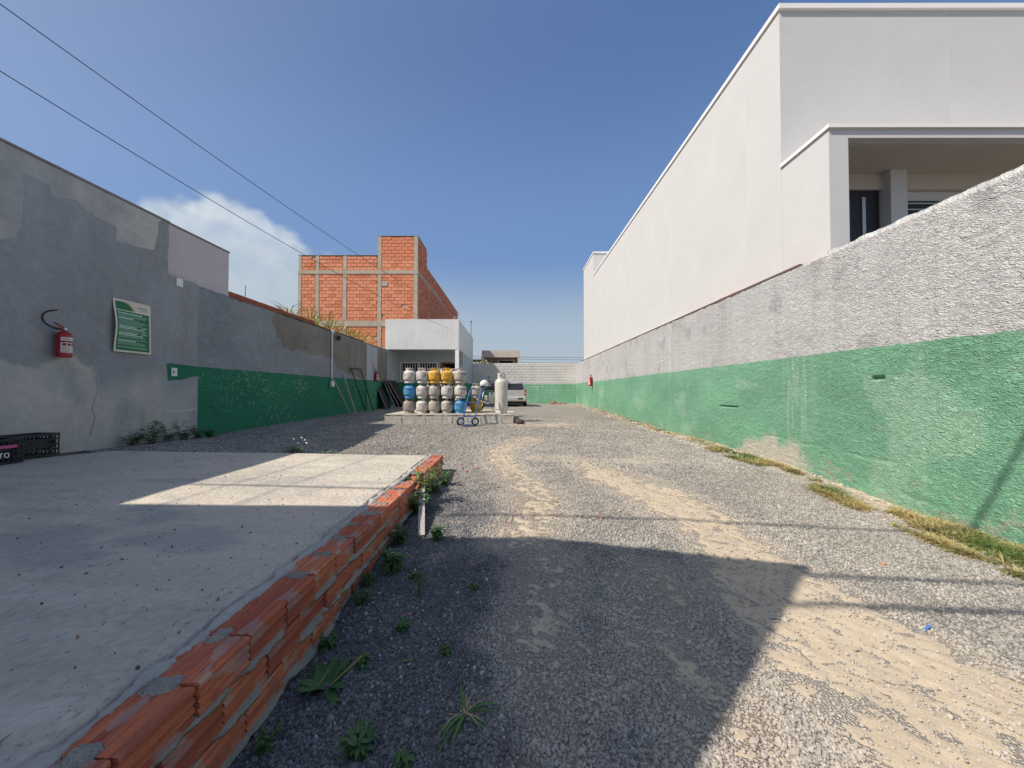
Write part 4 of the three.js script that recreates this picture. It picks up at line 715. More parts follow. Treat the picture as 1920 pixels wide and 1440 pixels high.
// ---------------------------------------------------------------- fire extinguishers
function extinguisher(label, pos, turn, s, hoseOut) {
  const e = thing('fire_extinguisher', label, 'extinguisher', pos, turn);
  mesh('cylinder', lathe([[0, 0], [0.08, 0], [0.089, 0.006], [0.091, 0.02], [0.091, 0.335], [0.084, 0.367], [0.055, 0.395], [0.026, 0.41], [0.024, 0.425], [0, 0.425]].map(([r, y]) => [r * s, y * s]), 32), M.red, e);
  mesh('handle', [rb(0.03 * s, 0.016 * s, 0.15 * s, 0.005 * s, 0, 0.45 * s, 0.05 * s).rotateX(0), uvBox(new RoundedBoxGeometry(0.028 * s, 0.014 * s, 0.17 * s, 2, 0.004).rotateX(-0.5).translate(0, 0.49 * s, 0.06 * s))], M.red, e);
  mesh('valve', [new THREE.CylinderGeometry(0.02 * s, 0.022 * s, 0.05 * s, 12).translate(0, 0.44 * s, 0)], M.steel, e);
  mesh('gauge', [new THREE.CylinderGeometry(0.018 * s, 0.018 * s, 0.012 * s, 14).rotateZ(Math.PI / 2).translate(0.026 * s, 0.44 * s, 0)], M.whiteTrim, e);
  mesh('hose', tube(hoseOut.map(([x, y, z]) => V(x * s, y * s, z * s)), 0.0125 * s, 30), M.black, e);
  mesh('bracket', cb(0.03 * s, 0.06 * s, 0.05 * s, -0.1 * s, 0.36 * s, 0), M.steel, e);
  const lab = document.createElement('canvas'); lab.width = 128; lab.height = 192; const x = lab.getContext('2d'); x.fillStyle = '#e6e2da'; x.fillRect(0, 0, 128, 192);
  x.fillStyle = '#8a1116'; x.fillRect(0, 44, 128, 22); x.fillRect(10, 74, 34, 34); x.fillRect(52, 74, 30, 34); x.fillRect(90, 74, 28, 34); const q = rng(2); for (let i = 0; i < 9; i++) { x.fillRect(8, 116 + i * 8, 50 + 55 * q(), 3); } for (let i = 0; i < 4; i++) x.fillRect(12, 8 + i * 8, 60 + 40 * q(), 3);
  const t = new THREE.CanvasTexture(lab); t.colorSpace = THREE.SRGBColorSpace;
  mesh('label_sheet', new THREE.CylinderGeometry(0.0918 * s, 0.0918 * s, 0.24 * s, 20, 1, true, 0.5, 1.9).translate(0, 0.19 * s, 0), mat([1, 1, 1], { map: t, roughness: 0.5 }), e);
  return e;
}
extinguisher('red fire extinguisher with raised black hose on the grey plaster', [XL + 0.11, 1.96, -5.72], 0, 0.95, [[0, 0.44, 0.02], [0, 0.43, 0.07], [0.0, 0.445, 0.15], [-0.01, 0.5, 0.24], [-0.01, 0.57, 0.28], [-0.01, 0.65, 0.25], [0, 0.7, 0.17], [0.0, 0.72, 0.1]]);
extinguisher('red fire extinguisher hung on the pilaster of the left wall', [XL + 0.15, 1.95, -18.8], 0, 1.1, [[0, 0.44, 0.02], [0, 0.5, 0.08], [0, 0.52, 0.16], [0.01, 0.42, 0.2], [0.01, 0.3, 0.15]]);
extinguisher('small red fire extinguisher far down the sunlit right wall', [XR - 0.13, 1.76, -22.1], Math.PI, 1.25, [[0, 0.44, -0.02], [0, 0.5, -0.06], [0, 0.52, -0.1], [0.01, 0.42, -0.15], [0.01, 0.25, -0.13]]);
{ // signs and small plates
  const sc = document.createElement('canvas'); sc.width = 96; sc.height = 128; const x = sc.getContext('2d'); x.fillStyle = '#d8d4cf'; x.fillRect(0, 0, 96, 128); x.fillStyle = '#a3161c'; x.fillRect(8, 8, 80, 72); x.fillStyle = '#e8e4de'; x.fillRect(38, 20, 18, 48); x.fillRect(58, 22, 12, 10); x.fillStyle = '#a3161c'; x.fillRect(8, 92, 80, 26);
  const t = new THREE.CanvasTexture(sc); t.colorSpace = THREE.SRGBColorSpace;
  const g = new THREE.BoxGeometry(0.3, 0.4, 0.006).rotateY(Math.PI / 2).translate(XL + 0.05, 2.72, -18.66);
  tag(mesh('safety_sign', g, mat([1, 1, 1], { map: t, roughness: 0.5 })), 'red and white safety sign above the pilaster extinguisher', 'sign');
  const sw = thing('switch_box', 'white switch plate on the small green paint patch', 'switch', [XL + 0.012, 1.84, -7.71]);
  mesh('plate', rb(0.02, 0.165, 0.125, 0.006), M.whiteTrim, sw); mesh('rocker', rb(0.014, 0.06, 0.03, 0.004, 0.01, 0, 0.02), mat([0.15, 0.15, 0.15]), sw);
  tag(mesh('cover_plate', rb(0.02, 0.16, 0.15, 0.005, XL + 0.012, 3.67, -7.8), M.whiteTrim), 'blank white cover plate at the step of the left wall', 'plate');
}
{ // printed banner with curled lower edge
  const cv = document.createElement('canvas'); cv.width = 512; cv.height = 704; const x = cv.getContext('2d'), q = rng(6);
  x.fillStyle = '#d9d0be'; x.fillRect(0, 0, 512, 704); x.fillStyle = '#0b6b40'; x.fillRect(26, 150, 460, 528); x.beginPath(); x.moveTo(26, 30); x.lineTo(150, 30); x.quadraticCurveTo(240, 60, 262, 138); x.lineTo(26, 138); x.closePath(); x.fill();
  x.strokeStyle = '#c8a24a'; x.lineWidth = 14; x.beginPath(); x.moveTo(178, 30); x.quadraticCurveTo(262, 66, 282, 138); x.stroke();
  x.fillStyle = '#24422f'; for (let i = 0; i < 9; i++) x.fillRect(322 + i * 15, 62 + 6 * q(), 11, 14); for (let i = 0; i < 11; i++) x.fillRect(340 + i * 11, 98, 8, 7);
  let y = 172; while (y < 650) { const big = q() < 0.28, hgt = big ? 13 : 6; x.fillStyle = big ? '#dfe9de' : '#a9cbb5'; let cx = 48; const end = 48 + (big ? 190 : 260) + 150 * q(); while (cx < end) { const w = 8 + 26 * q(); x.fillRect(cx, y, w, hgt); cx += w + 5; } if (q() < 0.5) { x.fillRect(360, y, 60 + 50 * q(), 5); } y += hgt + (q() < 0.2 ? 22 : 9); }
  const t = new THREE.CanvasTexture(cv); t.colorSpace = THREE.SRGBColorSpace;
  const g = gridGeo(14, 22, (i, j) => { const u = i / 13, v = j / 21, out = 0.012 + 0.045 * Math.pow(Math.sin(v * Math.PI), 2) * (1 - u) + 0.03 * (1 - v); return [XL + out, 2.135 + 0.915 * v + 0.0 * u, -(6.5 + 0.68 * u), u, v]; });
  tag(mesh('notice_banner', g, mat([1, 1, 1], { map: t, roughness: 0.55 })), 'green and cream printed notice banner curling off the grey plaster', 'banner');
}

// ---------------------------------------------------------------- crates on the slab
function crate(label, pos, turn, front) {
  const c = thing('plastic_crate', label, 'crate', pos, turn, 'crates at the left edge'), W = 0.55, H = 0.31, Dp = 0.36, m = mat([0.012, 0.013, 0.022], { roughness: 0.45 });
  mesh('base', cb(W - 0.03, 0.012, Dp - 0.03, 0, 0.02, 0), m, c);
  mesh('rim', [rb(W, 0.03, 0.022, 0.008, 0, H - 0.015, Dp / 2 - 0.011), rb(W, 0.03, 0.022, 0.008, 0, H - 0.015, -Dp / 2 + 0.011), rb(0.022, 0.03, Dp, 0.008, W / 2 - 0.011, H - 0.015, 0), rb(0.022, 0.03, Dp, 0.008, -W / 2 + 0.011, H - 0.015, 0)], m, c);
  const panel = (len, rot, ox, oz) => { const g = []; for (const y of [0.015, 0.085, 0.155, 0.225]) g.push(cb(len, 0.022, 0.012, 0, y, 0)); const n = Math.round(len / 0.05); for (let i = 0; i <= n; i++) g.push(cb(0.01, H - 0.02, 0.014, -len / 2 + i * len / n, H / 2, 0)); g.push(cb(len * 0.55, 0.11, 0.01, 0, 0.17, 0.002)); return mergeGeometries(g.map(clean)).rotateY(rot).translate(ox, 0, oz); };
  mesh('side', panel(W - 0.02, 0, 0, Dp / 2 - 0.014), m, c); mesh('side', panel(W - 0.02, 0, 0, -Dp / 2 + 0.014), m, c);
  mesh('end', panel(Dp - 0.02, Math.PI / 2, W / 2 - 0.014, 0), m, c); mesh('end', panel(Dp - 0.02, Math.PI / 2, -W / 2 + 0.014, 0), m, c);
  if (front) {
    const cv = document.createElement('canvas'); cv.width = 256; cv.height = 96; const x = cv.getContext('2d'); x.fillStyle = '#0b0c14'; x.fillRect(0, 0, 256, 96); x.fillStyle = '#d9d9dc'; x.font = 'bold 84px sans-serif'; x.fillText('TO', 120, 80);
    const t = new THREE.CanvasTexture(cv); t.colorSpace = THREE.SRGBColorSpace;
    mesh('lettering', new THREE.BoxGeometry(0.26, 0.1, 0.004).translate(0.03, 0.115, Dp / 2 - 0.003), mat([1, 1, 1], { map: t }), c);
    mesh('tape', cb(0.36, 0.036, 0.004, 0.02, 0.215, Dp / 2 - 0.003), mat([0.62, 0.12, 0.26]), c);
  }
  return c;
}
crate('black plastic crate with pink tape and white letters', [-6.37, 0.556, -4.62], Math.PI / 2, true);
crate('plain black plastic crate standing against the plastered wall', [-6.6, 0.56, -5.2], Math.PI / 2 - 0.03, false);

// ---------------------------------------------------------------- things leaning on the left wall
{
  const lean = (label, a, b, r, m, sq) => tag(mesh('wooden_pole', sq ? uvBox(rod(a, b, r, 4)) : rod(a, b, r, 8), m), label, 'pole');
  lean('thin grey pole leaning on the left wall, nearest of three', V(XL + 0.05, 1.92, -14.5), V(-6.42, groundY(-6.42, 15.25), -15.25), 0.025, M.greyWood);
  lean('pale wooden pole leaning on the left wall beside the black frame', V(XL + 0.05, 2.16, -15.3), V(-6.08, groundY(-6.08, 15.0), -15.0), 0.028, M.wood);
  lean('short pale batten leaning on the green pilaster base', V(XL + 0.08, 1.38, -17.75), V(-6.45, groundY(-6.45, 17.4), -17.4), 0.02, M.wood, true);
  const f = thing('metal_frame', 'black tubular frame leaning on the left wall', 'frame');
  const A = V(XL + 0.05, 2.42, -16.05), B = V(XL + 0.05, 2.44, -17.1), A2 = V(-6.5, 1.45, -16.35), B2 = V(-6.52, 1.45, -17.3), A3 = V(-6.3, groundY(-6.3, 16.55), -16.55), B3 = V(-6.32, groundY(-6.3, 17.45), -17.45);
  mesh('top_bar', [rod(A, B, 0.022)], M.black, f); mesh('leg', [rod(A, A3, 0.022)], M.black, f); mesh('leg', [rod(B, B3, 0.022)], M.black, f); mesh('hinge', [cb(0.06, 0.07, 0.14, A2.x, A2.y, A2.z)], M.black, f); mesh('hinge', [cb(0.06, 0.07, 0.14, B2.x, B2.y, B2.z)], M.black, f);
  const panels = [['smallest black panel, nearest of the row leaning by the porch', -6.74, 1.66, -6.28, 19.2, 0.75], ['black panel with pale edge, second of the leaning row', -6.72, 2.02, -6.06, 19.95, 1.2], ['black panel with pale edge, third of the leaning row', -6.6, 2.02, -5.88, 20.0, 1.2], ['black panel with reddish edge, outermost of the leaning row', -6.48, 2.03, -5.68, 20.05, 1.2]];
  panels.forEach(([label, xt, yt, xb, d, len], i) => {
    const yb = d < 19.6 ? groundY(xb, d) + 0.02 : 0.66, L = Math.hypot(xt - xb, yt - yb), ang = Math.atan2(xb - xt, yt - yb);
    const p = thing('leaning_panel', label, 'panel', [(xt + xb) / 2, (yt + yb) / 2, -(d + len / 2)], 0, 'black panels by the porch');
    mesh('board', uvBox(new THREE.BoxGeometry(0.03, L, len).rotateZ(ang)), M.blackDull, p);
    mesh('edge_trim', uvBox(new THREE.BoxGeometry(0.034, L, 0.02).translate(0, 0, len / 2 + 0.011).rotateZ(ang)), i === 3 ? mat([0.4, 0.2, 0.18]) : M.greyWood, p);
  });
  const fl = thing('floodlight', 'small black floodlight on the top of the left wall', 'floodlight', [XL + 0.1, 3.52, -14.85], 0.5);
  mesh('housing', rb(0.09, 0.17, 0.24, 0.02), M.black, fl); mesh('lens', rb(0.01, 0.13, 0.19, 0.003, 0.047, 0, 0), M.steel, fl); mesh('bracket', cb(0.12, 0.03, 0.04, -0.08, 0.02, 0), M.black, fl);
  const bt = thing('white_bottle', 'small white container hanging low near the conduit', 'container', [XL + 0.1, 1.62, -14.3]); mesh('body', lathe([[0, 0], [0.07, 0], [0.08, 0.02], [0.08, 0.16], [0.04, 0.21], [0.03, 0.25], [0, 0.25]], 20), M.whiteTrim, bt); mesh('cap', new THREE.CylinderGeometry(0.032, 0.032, 0.04, 14).translate(0, 0.27, 0), M.black, bt);
}

// ---------------------------------------------------------------- wires
{
  const hang = (a, b, sag, n = 14) => { const p = []; for (let i = 0; i <= n; i++) { const t = i / n; p.push(V(mix(a.x, b.x, t), mix(a.y, b.y, t) - sag * 4 * t * (1 - t), mix(a.z, b.z, t))); } return p; };
  const y0 = 1.45;
  tag(mesh('overhead_wire', tube(hang(V(-8.3, y0 + 6.05, 2), V(-2.95, y0 + 4.15, -21), 0.5), 0.0075, 60, 6), M.wire), 'upper of two dark wires crossing the sky to the porch house', 'wire', 'service wires over the yard');
  tag(mesh('overhead_wire', tube(hang(V(-8.2, y0 + 5.3, 2), V(-3.4, y0 + 3.4, -20.78), 0.6), 0.0075, 60, 6), M.wire), 'lower of two dark wires crossing the sky to the porch house', 'wire', 'service wires over the yard');
  // street cables overhead, above the frame: seen by the soft lines of shade on the yard and the right wall
  for (const [d, r] of [[0.87, 0.022], [-0.18, 0.026], [-0.57, 0.03]]) tag(mesh('street_cable', tube([V(-30, 7.6, -d - 1.2), V(-8, 7.2, -d - 0.3), V(3, 7.2, -d), V(25, 7.6, -d + 0.9)], r, 40, 6), M.wire), 'black street cable running high above the yard entrance', 'cable', 'street cables');
  for (let i = 0; i < 6; i++) tag(mesh('distant_wire', tube(hang(V(-30, 7.9 - i * 0.5 + (i % 2) * 0.2, -62), V(40, 7.0 - i * 0.38, -62), 0.5), 0.028, 30, 5), M.wire), 'thin dark wire in the distance above the rear wall', 'wire', 'distant wires');
}

// ---------------------------------------------------------------- plants
const leafM = [[0.06, 0.16, 0.035], [0.045, 0.12, 0.03], [0.1, 0.19, 0.045]].map(c => mat(c, { roughness: 0.7 }));
const dryM = mat([0.42, 0.33, 0.17]), oliveM = mat([0.2, 0.21, 0.06]), strawM = mat([0.36, 0.31, 0.12]);
function blade(p, dir, len, w, droop, n = 5, shape = 0) {       // one bent leaf as a strip with a fold
  const P = [], I = [], side = V(-dir.z, 0, dir.x).normalize();
  for (let i = 0; i <= n; i++) {
    const t = i / n, c = p.clone().addScaledVector(dir, len * t); c.y -= droop * len * t * t; const ww = w * (shape ? Math.sin(Math.PI * Math.min(1, 0.12 + t * 0.88)) : (1 - t * t * 0.92));
    P.push(c.x - side.x * ww, c.y, c.z - side.z * ww, c.x, c.y - ww * 0.25, c.z, c.x + side.x * ww, c.y, c.z + side.z * ww);
    if (i < n) { const a = i * 3; I.push(a, a + 1, a + 3, a + 1, a + 4, a + 3, a + 1, a + 2, a + 4, a + 2, a + 5, a + 4); }
  }
  const g = new THREE.BufferGeometry(); g.setAttribute('position', new THREE.Float32BufferAttribute(P, 3)); g.setAttribute('uv', new THREE.Float32BufferAttribute(new Array(P.length / 3 * 2).fill(0), 2)); g.setIndex(I); g.computeVertexNormals(); return clean(g);
}
function tuft(q, n, len, w, spread, droop, shape) { const g = []; for (let i = 0; i < n; i++) { const a = q() * 6.283, up = 0.35 + 0.8 * q(), d = V(Math.cos(a) * spread, up, Math.sin(a) * spread).normalize(); g.push(blade(V((q() - 0.5) * 0.03, 0, (q() - 0.5) * 0.03), d, len * (0.6 + 0.6 * q()), w * (0.7 + 0.5 * q()), droop * (0.6 + 0.8 * q()), 5, shape)); } return mergeGeometries(g); }
function bushy(q, stems, h, leaf, m, parent) {                  // branching weed: stems with small leaves
  const sg = [], lg = [];
  for (let s = 0; s < stems; s++) {
    const a = q() * 6.283, tilt = 0.15 + 0.5 * q(), tip = V(Math.cos(a) * h * tilt, h * (0.6 + 0.5 * q()), Math.sin(a) * h * tilt), b = V((q() - 0.5) * 0.05, 0, (q() - 0.5) * 0.05);
    sg.push(clean(rod(b, tip, 0.0025, 5)));
    for (let k = 0; k < 14; k++) { const t = 0.15 + 0.85 * q(), p = b.clone().lerp(tip, t), aa = q() * 6.283; lg.push(blade(p, V(Math.cos(aa), 0.2 + 0.5 * q(), Math.sin(aa)).normalize(), leaf * (0.6 + 0.7 * q()), leaf * 0.22, 0.5, 3, 1)); }
  }
  mesh('stem', sg, oliveM, parent); mesh('foliage', lg, m, parent);
}
function plant(name, label, x, D, build, turn = 0, y) { const t = thing(name, label, 'weed', [x, y ?? groundY(x, D) - 0.005, -D], turn, 'weeds in the yard'); build(t); return t; }
{
  const q = rng(77);
  plant('weed', 'broad-leaved green weed at the foot of the nearest bricks', -0.87, 1.82, t => { mesh('foliage', tuft(q, 26, 0.19, 0.024, 0.9, 0.35, 1), leafM[1], t); mesh('stalk', [rod(V(0, 0, 0), V(0.16, 0.14, -0.02), 0.004, 6), rod(V(-0.05, 0, 0.05), V(0.02, 0.1, 0.02), 0.003, 6)], strawM, t); });
  plant('weed', 'dark leafy weed at the bottom of the frame on shaded gravel', -0.58, 1.5, t => bushy(q, 7, 0.09, 0.05, leafM[1], t));
  plant('grass_clump', 'sprawling green grass clump in the shaded gravel', -0.21, 1.68, t => { mesh('foliage', tuft(q, 18, 0.24, 0.008, 1.6, 0.55, 0), leafM[0], t); mesh('dry_blades', tuft(q, 16, 0.16, 0.003, 1.5, 0.5, 0), dryM, t); });
  plant('weed', 'leafy weed by the concrete lump beside the brick wall', -0.86, 2.82, t => { bushy(q, 12, 0.17, 0.055, leafM[1], t); });
  plant('weed', 'bushy weed growing out of the broken bricks', -1.0, 4.35, t => bushy(q, 15, 0.34, 0.06, leafM[2], t), 0, 0.28);
  plant('weed', 'weed spilling beside the grey plank', -1.0, 4.0, t => bushy(q, 12, 0.24, 0.06, leafM[0], t));
  plant('weed', 'dark weed low against the bricks below the grey plank', -0.97, 3.3, t => bushy(q, 12, 0.16, 0.055, leafM[1], t));
  plant('weed', 'low weed between the broken bricks and the far brick corner', -0.93, 4.75, t => bushy(q, 10, 0.18, 0.05, leafM[1], t));
  plant('weed', 'low weed at the foot of the grey plank', -0.66, 3.35, t => bushy(q, 10, 0.12, 0.05, leafM[1], t));
  plant('weed', 'weed at the far corner of the brick edging', -0.9, 5.1, t => bushy(q, 10, 0.2, 0.05, leafM[2], t));
  plant('weed', 'tiny sprout in shaded gravel left of the grass clump', -0.5, 2.0, t => mesh('foliage', tuft(q, 8, 0.08, 0.005, 1.2, 0.4, 0), oliveM, t));
  plant('grass_clump', 'dry straw tuft in the shaded gravel', -0.12, 2.32, t => mesh('foliage', tuft(q, 34, 0.1, 0.0022, 1.8, 0.4, 0), dryM, t));
  plant('weed', 'small dark weed in the middle of the shade', -0.62, 2.22, t => bushy(q, 7, 0.06, 0.04, leafM[1], t));
  plant('weed', 'small flat weed right of the brick wall in shade', -0.26, 2.6, t => bushy(q, 5, 0.05, 0.035, leafM[1], t));
  plant('dry_stalk', 'dry forked stalk lying on the shaded gravel', -0.1, 2.75, t => mesh('stalk', [rod(V(-0.06, 0.012, 0.03), V(0.05, 0.015, -0.02), 0.003, 5), rod(V(0, 0.014, 0), V(0.05, 0.02, 0.05), 0.002, 5)], dryM, t));
  plant('weed', 'upright thin green weed beside the brick wall', -0.62, 2.55, t => mesh('foliage', tuft(q, 5, 0.24, 0.006, 0.3, 0.1, 0), leafM[0], t));
  plant('flowering_weed', 'sunlit weed with white flower heads behind the slab', -3.45, 6.1, t => { bushy(q, 14, 0.26, 0.09, leafM[2], t); const f = []; for (let i = 0; i < 6; i++) f.push(clean(new THREE.SphereGeometry(0.013, 8, 6).translate((q() - 0.2) * 0.3, 0.28 + 0.14 * q(), (q() - 0.5) * 0.15))); mesh('flower_heads', f, M.whiteTrim, t); });
  plant('weed', 'small sunlit weed at the back edge of the slab', -2.9, 6.05, t => bushy(q, 8, 0.2, 0.08, leafM[2], t));
  [[-6.62, 6.7, 0.26], [-6.58, 7.0, 0.36], [-6.6, 7.4, 0.42], [-6.55, 7.7, 0.24], [-6.5, 7.95, 0.3], [-6.5, 8.3, 0.2]].forEach(([x, D, h], i) => plant('weed', `dark weed at the foot of the plastered wall, ${['first', 'second', 'third', 'fourth', 'fifth', 'last'][i]} from the crates`, x, D, t => bushy(q, 9, h, 0.09, leafM[1], t)));
  [[-0.98, 2.1, 0.07], [-0.95, 2.45, 0.1], [-0.97, 2.65, 0.09], [-0.7, 2.75, 0.05], [-0.35, 2.05, 0.04], [-0.75, 1.95, 0.05], [-0.4, 1.45, 0.05], [-0.95, 1.5, 0.08]].forEach(([x, D, h]) => plant('weed', 'tiny dark weed sprouting from the shaded gravel by the bricks', x, D, t => { bushy(q, 6, h, 0.035, leafM[1], t); mesh('dry_blades', tuft(q, 7, 0.07, 0.0015, 1.8, 0.4, 0), dryM, t); }));
  {
    const g = clean(rod(V(-0.5, 0, 0), V(0.5, 0.02, 0.03), 0.012, 4)), W = 420, im = new THREE.InstancedMesh(g, dryM, W), m4 = new THREE.Matrix4(), qt = new THREE.Quaternion(), e = new THREE.Euler();
    for (let n = 0; n < W; n++) { const near = q() < 0.7, D = near ? 1.0 + 3 * q() : 3 + 4 * q(), x = near ? -1.0 + 1.3 * Math.pow(q(), 1.5) : 3.6 + 0.9 * q(), l = 0.02 + 0.07 * q() * q(); e.set((q() - 0.5) * 0.3, q() * 6.3, (q() - 0.5) * 0.3); m4.compose(V(x, gravelTop(x, D) + 0.008, -D), qt.setFromEuler(e), V(l, l * 0.9, l * 0.9)); im.setMatrixAt(n, m4); }
    im.name = numbered('straw_litter'); im.castShadow = im.receiveShadow = true; tag(im, 'bits of dry straw strewn on the gravel', null, null, 'stuff'); scene.add(im);
  }
  // grass along the right wall: countless blades
  const gt = [tuft(q, 14, 0.11, 0.003, 1.1, 0.5, 0), tuft(q, 11, 0.15, 0.0028, 0.9, 0.4, 0)], m4 = new THREE.Matrix4(), qt = new THREE.Quaternion(), e = new THREE.Euler(), c = new THREE.Color();
  const density = (x, D) => { const off = XR - x; const band = table([[2, 0.75], [3.5, 0.7], [5, 0.55], [6.5, 0.7], [8, 0.6], [12, 0.3], [26, 0.25]], D), inner = table([[2, 0.05], [4, 0.05], [6, 0.2], [8, 0.25], [10, 0.02]], D); return off < inner || off > band ? 0 : ss(0.4, 0.6, F(x * 3.4 + 7, D * 2.3, 4)) * (D > 8 ? 0.35 : 1); };
  gt.forEach((g, k) => {
    const W = 6500, im = new THREE.InstancedMesh(g, mat([1, 1, 1]), W); let n = 0, tr = 0;
    while (n < W && tr++ < 60000) {
      const D = 2.2 + 20 * Math.pow(q(), 2.2), x = XR - 0.02 - 0.8 * q(); if (q() > density(x, D)) continue;
      const s = 0.35 + 0.75 * q(); e.set(0, q() * 6.3, 0); m4.compose(V(x, groundY(x, D) - 0.003, -D), qt.setFromEuler(e), V(s * 1.05, s * (0.7 + 0.7 * q()), s * 1.05)); im.setMatrixAt(n, m4);
      const dry = F(x * 3 + 40, D * 2, 3) + 0.3 * (q() - 0.5); const a = [0.11, 0.17, 0.04], b = [0.42, 0.34, 0.15], t = ss(0.35, 0.62, dry); c.setRGB(...mix3(a, b, t)); im.setColorAt(n, c); n++;
    }
    im.count = n; im.name = numbered('grass'); im.castShadow = im.receiveShadow = true; tag(im, 'patchy dry grass along the foot of the right wall', null, null, 'stuff'); scene.add(im);
  });
  // tall maize-like grass behind the left wall
  for (let i = 0; i < 15; i++) {
    const D = 12.8 + i * 0.48, x = -7.35 - 0.5 * q(), t = thing('tall_grass', 'tall yellow green grass stalk rising behind the left wall', 'grass plant', [x, 0.6, -D], q() * 6, 'tall grasses behind the left wall'), h = 3.45 + 0.5 * q(), lg = [];
    mesh('stalk', [rod(V(0, 0, 0), V(0.1 * (q() - 0.5), h, 0.1 * (q() - 0.5)), 0.014, 6)], strawM, t);
    for (let k = 0; k < 60; k++) { const a = q() * 6.283, y = h * (0.72 + 0.28 * q()), r = 0.3 * q(); lg.push(blade(V(Math.cos(a) * r, y, Math.sin(a) * r), V(Math.cos(a), 1.1 + 0.9 * q(), Math.sin(a)).normalize(), 0.45 + 0.45 * q(), 0.017, 0.6, 6, 1)); }
    mesh('foliage', lg, mat(i % 3 ? [0.34, 0.34, 0.1] : [0.4, 0.34, 0.15]), t);
  }
  // shrub beyond the rear wall
  const s = thing('shrub', 'pale green shrub showing over the rear wall beside the house', 'shrub', [-2.4, 0.5, -30.5]); const lg = []; mesh('trunk', [rod(V(0, 0, 0), V(0.1, 2.6, 0), 0.06)], M.wood, s);
  for (let k = 0; k < 420; k++) { const a = q() * 6.283, r = 0.85 * Math.sqrt(q()), y = 2.5 + 1.05 * q() * (1 - r * r * 0.6); lg.push(blade(V(Math.cos(a) * r, y, Math.sin(a) * r), V(q() - 0.5, q(), q() - 0.5).normalize(), 0.16, 0.045, 0.4, 2, 1)); } mesh('crown', lg, mat([0.3, 0.32, 0.13]), s);
}
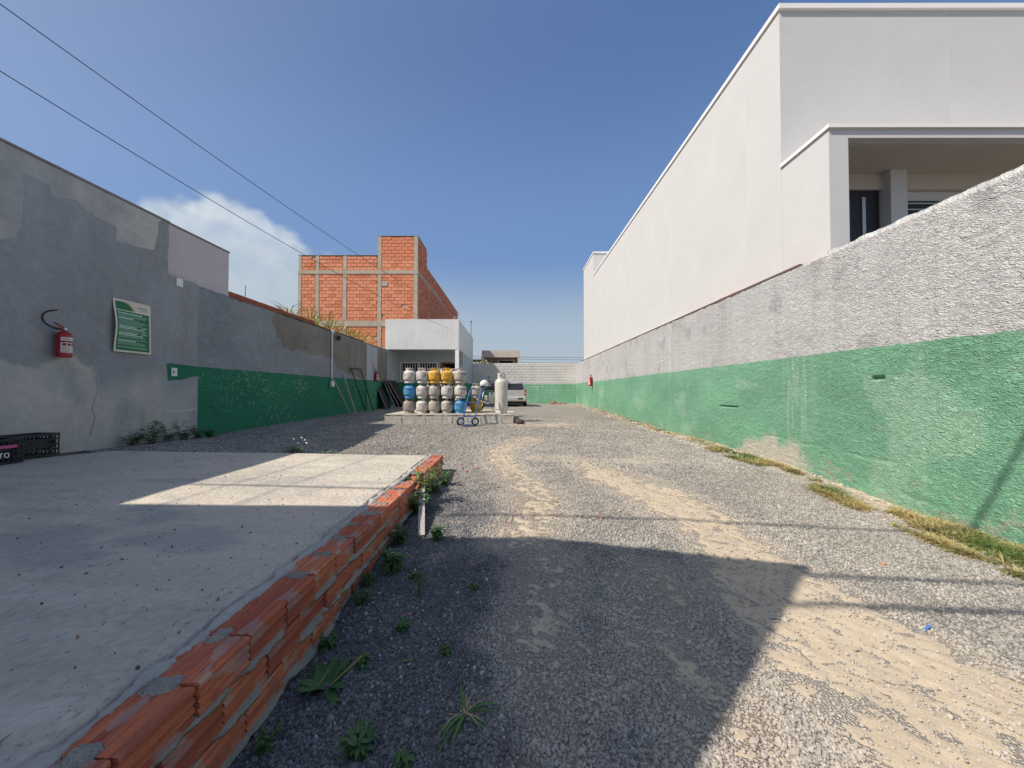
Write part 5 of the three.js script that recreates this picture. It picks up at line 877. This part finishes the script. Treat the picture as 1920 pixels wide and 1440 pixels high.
// ---------------------------------------------------------------- rubble and small things on the ground
{
  const q = rng(55);
  const chunk = (r, f = 0.7) => { const g = new THREE.IcosahedronGeometry(r, 1), p = g.attributes.position; const sd = q() * 50; for (let i = 0; i < p.count; i++) { const k = 0.7 + 0.6 * F(p.getX(i) / r * 1.6 + sd, p.getY(i) / r * 1.6 + p.getZ(i) / r * 1.1, 2); p.setXYZ(i, p.getX(i) * k, p.getY(i) * k * f, p.getZ(i) * k); } g.computeVertexNormals(); return uvBox(g); };
  const put = (o, x, D, up = 0) => { o.position.set(x, groundY(x, D) + up, -D); o.rotation.y = q() * 6; return o; };
  put(tag(mesh('concrete_lump', chunk(0.055), M.conc), 'pale concrete lump beside the foot of the brick wall', 'rubble'), -0.92, 3.0, 0.02);
  const chipM = mat([0.5, 0.23, 0.15], { map: T.brickc });
  for (const [x, D] of [[-0.14, 4.1], [-0.02, 3.75], [-0.6, 3.78], [-0.54, 3.05], [-0.2, 5.0], [-0.45, 5.5], [0.5, 4.4], [-0.3, 2.9], [0.12, 2.8], [-0.62, 2.35], [-0.85, 5.75], [-0.7, 5.85], [2.95, 3.1], [0.9, 3.9], [-0.55, 6.05], [-0.8, 6.1]]) put(tag(mesh('brick_chip', chunk(0.012 + 0.011 * q(), 0.8), chipM), 'small orange brick chip lying on the gravel', 'rubble', 'brick chips on the gravel'), x, D, 0.008);
  for (const [x, D, r] of [[2.62, 3.35, 0.03], [2.9, 4.4, 0.025], [3.1, 4.9, 0.02], [2.4, 3.0, 0.015], [3.3, 5.4, 0.022], [3.6, 6.2, 0.03], [0.1, 3.15, 0.018], [2.2, 4.9, 0.014]]) put(tag(mesh('pale_stone', chunk(r), M.conc), 'small pale stone lying on the gravel', 'stone', 'pale stones on the gravel'), x, D, r * 0.3);
  put(tag(mesh('blue_scrap', cb(0.07, 0.003, 0.016, 0, 0, 0).rotateZ(0.25), mat([0.06, 0.16, 0.38])), 'scrap of blue plastic on the sunlit gravel', 'litter'), 2.42, 2.28, 0.014);
  // rubble strip at the foot of the right wall
  const shapes = [chunk(1), chunk(1, 0.5)], m4 = new THREE.Matrix4(), qt = new THREE.Quaternion(), e = new THREE.Euler(), c = new THREE.Color();
  shapes.forEach(g => { const W = 1100, im = new THREE.InstancedMesh(g, mat([1, 1, 1], { map: T.conc }), W); for (let n = 0; n < W; n++) { const D = 3 + 24.5 * Math.pow(q(), 1.3), x = XR - 0.03 - Math.abs(q() + q() - 1) * (D < 6 ? 0.25 : 0.8), r = (0.006 + 0.024 * Math.pow(q(), 3)) * (D > 8 ? 1.5 : 1); e.set(q() * 6, q() * 6, q() * 6); m4.compose(V(x, groundY(x, D) + r * 0.3, -D), qt.setFromEuler(e), V(r, r, r)); im.setMatrixAt(n, m4); const k = q(); c.setRGB(...(k < 0.1 ? [0.45, 0.26, 0.18] : k < 0.6 ? [0.6, 0.56, 0.5] : [0.5, 0.42, 0.33])); im.setColorAt(n, c); } im.name = numbered('rubble'); im.castShadow = im.receiveShadow = true; tag(im, 'crumbled mortar and rubble along the foot of the right wall', null, null, 'stuff'); scene.add(im); });
  const stray = cb(0.24, 0.09, 0.14); stray.computeVertexNormals();
  for (const [x, D, t] of [[2.75, 26.9, 0.3], [3.02, 27.0, 1.2], [3.3, 26.8, 0.1], [2.9, 27.2, 0.8], [3.6, 27.1, 2]]) { const o = tag(mesh('loose_brick', stray, chipM), 'loose orange brick in the small pile before the rear wall', 'brick', 'loose bricks at the rear wall'); o.position.set(x, groundY(x, D) + 0.05, -D); o.rotation.y = t; }
  const rubble2 = tag(mesh('stacked_brick', uvBox(new THREE.BoxGeometry(0.24, 0.09, 0.14)), chipM), 'orange brick lying on top of the small rear pile', 'brick'); rubble2.position.set(2.92, groundY(2.9, 27) + 0.145, -27.05); rubble2.rotation.y = 0.6;
  // plank leaning at the broken bricks
  const a = V(-0.8, groundY(-0.8, 3.4) + 0.02, -3.4), b = V(-1.02, 0.4, -4.36), L = a.distanceTo(b), pl = cb(0.06, 0.022, L); const o = tag(mesh('plank', pl, M.greyWood), 'weathered grey plank lying against the broken bricks', 'plank'); o.position.copy(a).lerp(b, 0.5); o.lookAt(b);
  const bk = tag(mesh('wood_batten', bx(4.05, 4.5, 0, 0.05, 20.2, 20.3), M.wood), 'short pale board lying at the foot of the right wall', 'board'); bk.position.y = groundY(4.2, 20.2);
  put(tag(mesh('dark_lump', chunk(0.14), mat([0.08, 0.05, 0.045])), 'dark brown lump beside the right end of the platform', 'rubble'), 0.22, 11.6, 0.06);
}
renderer.render(scene, camera);
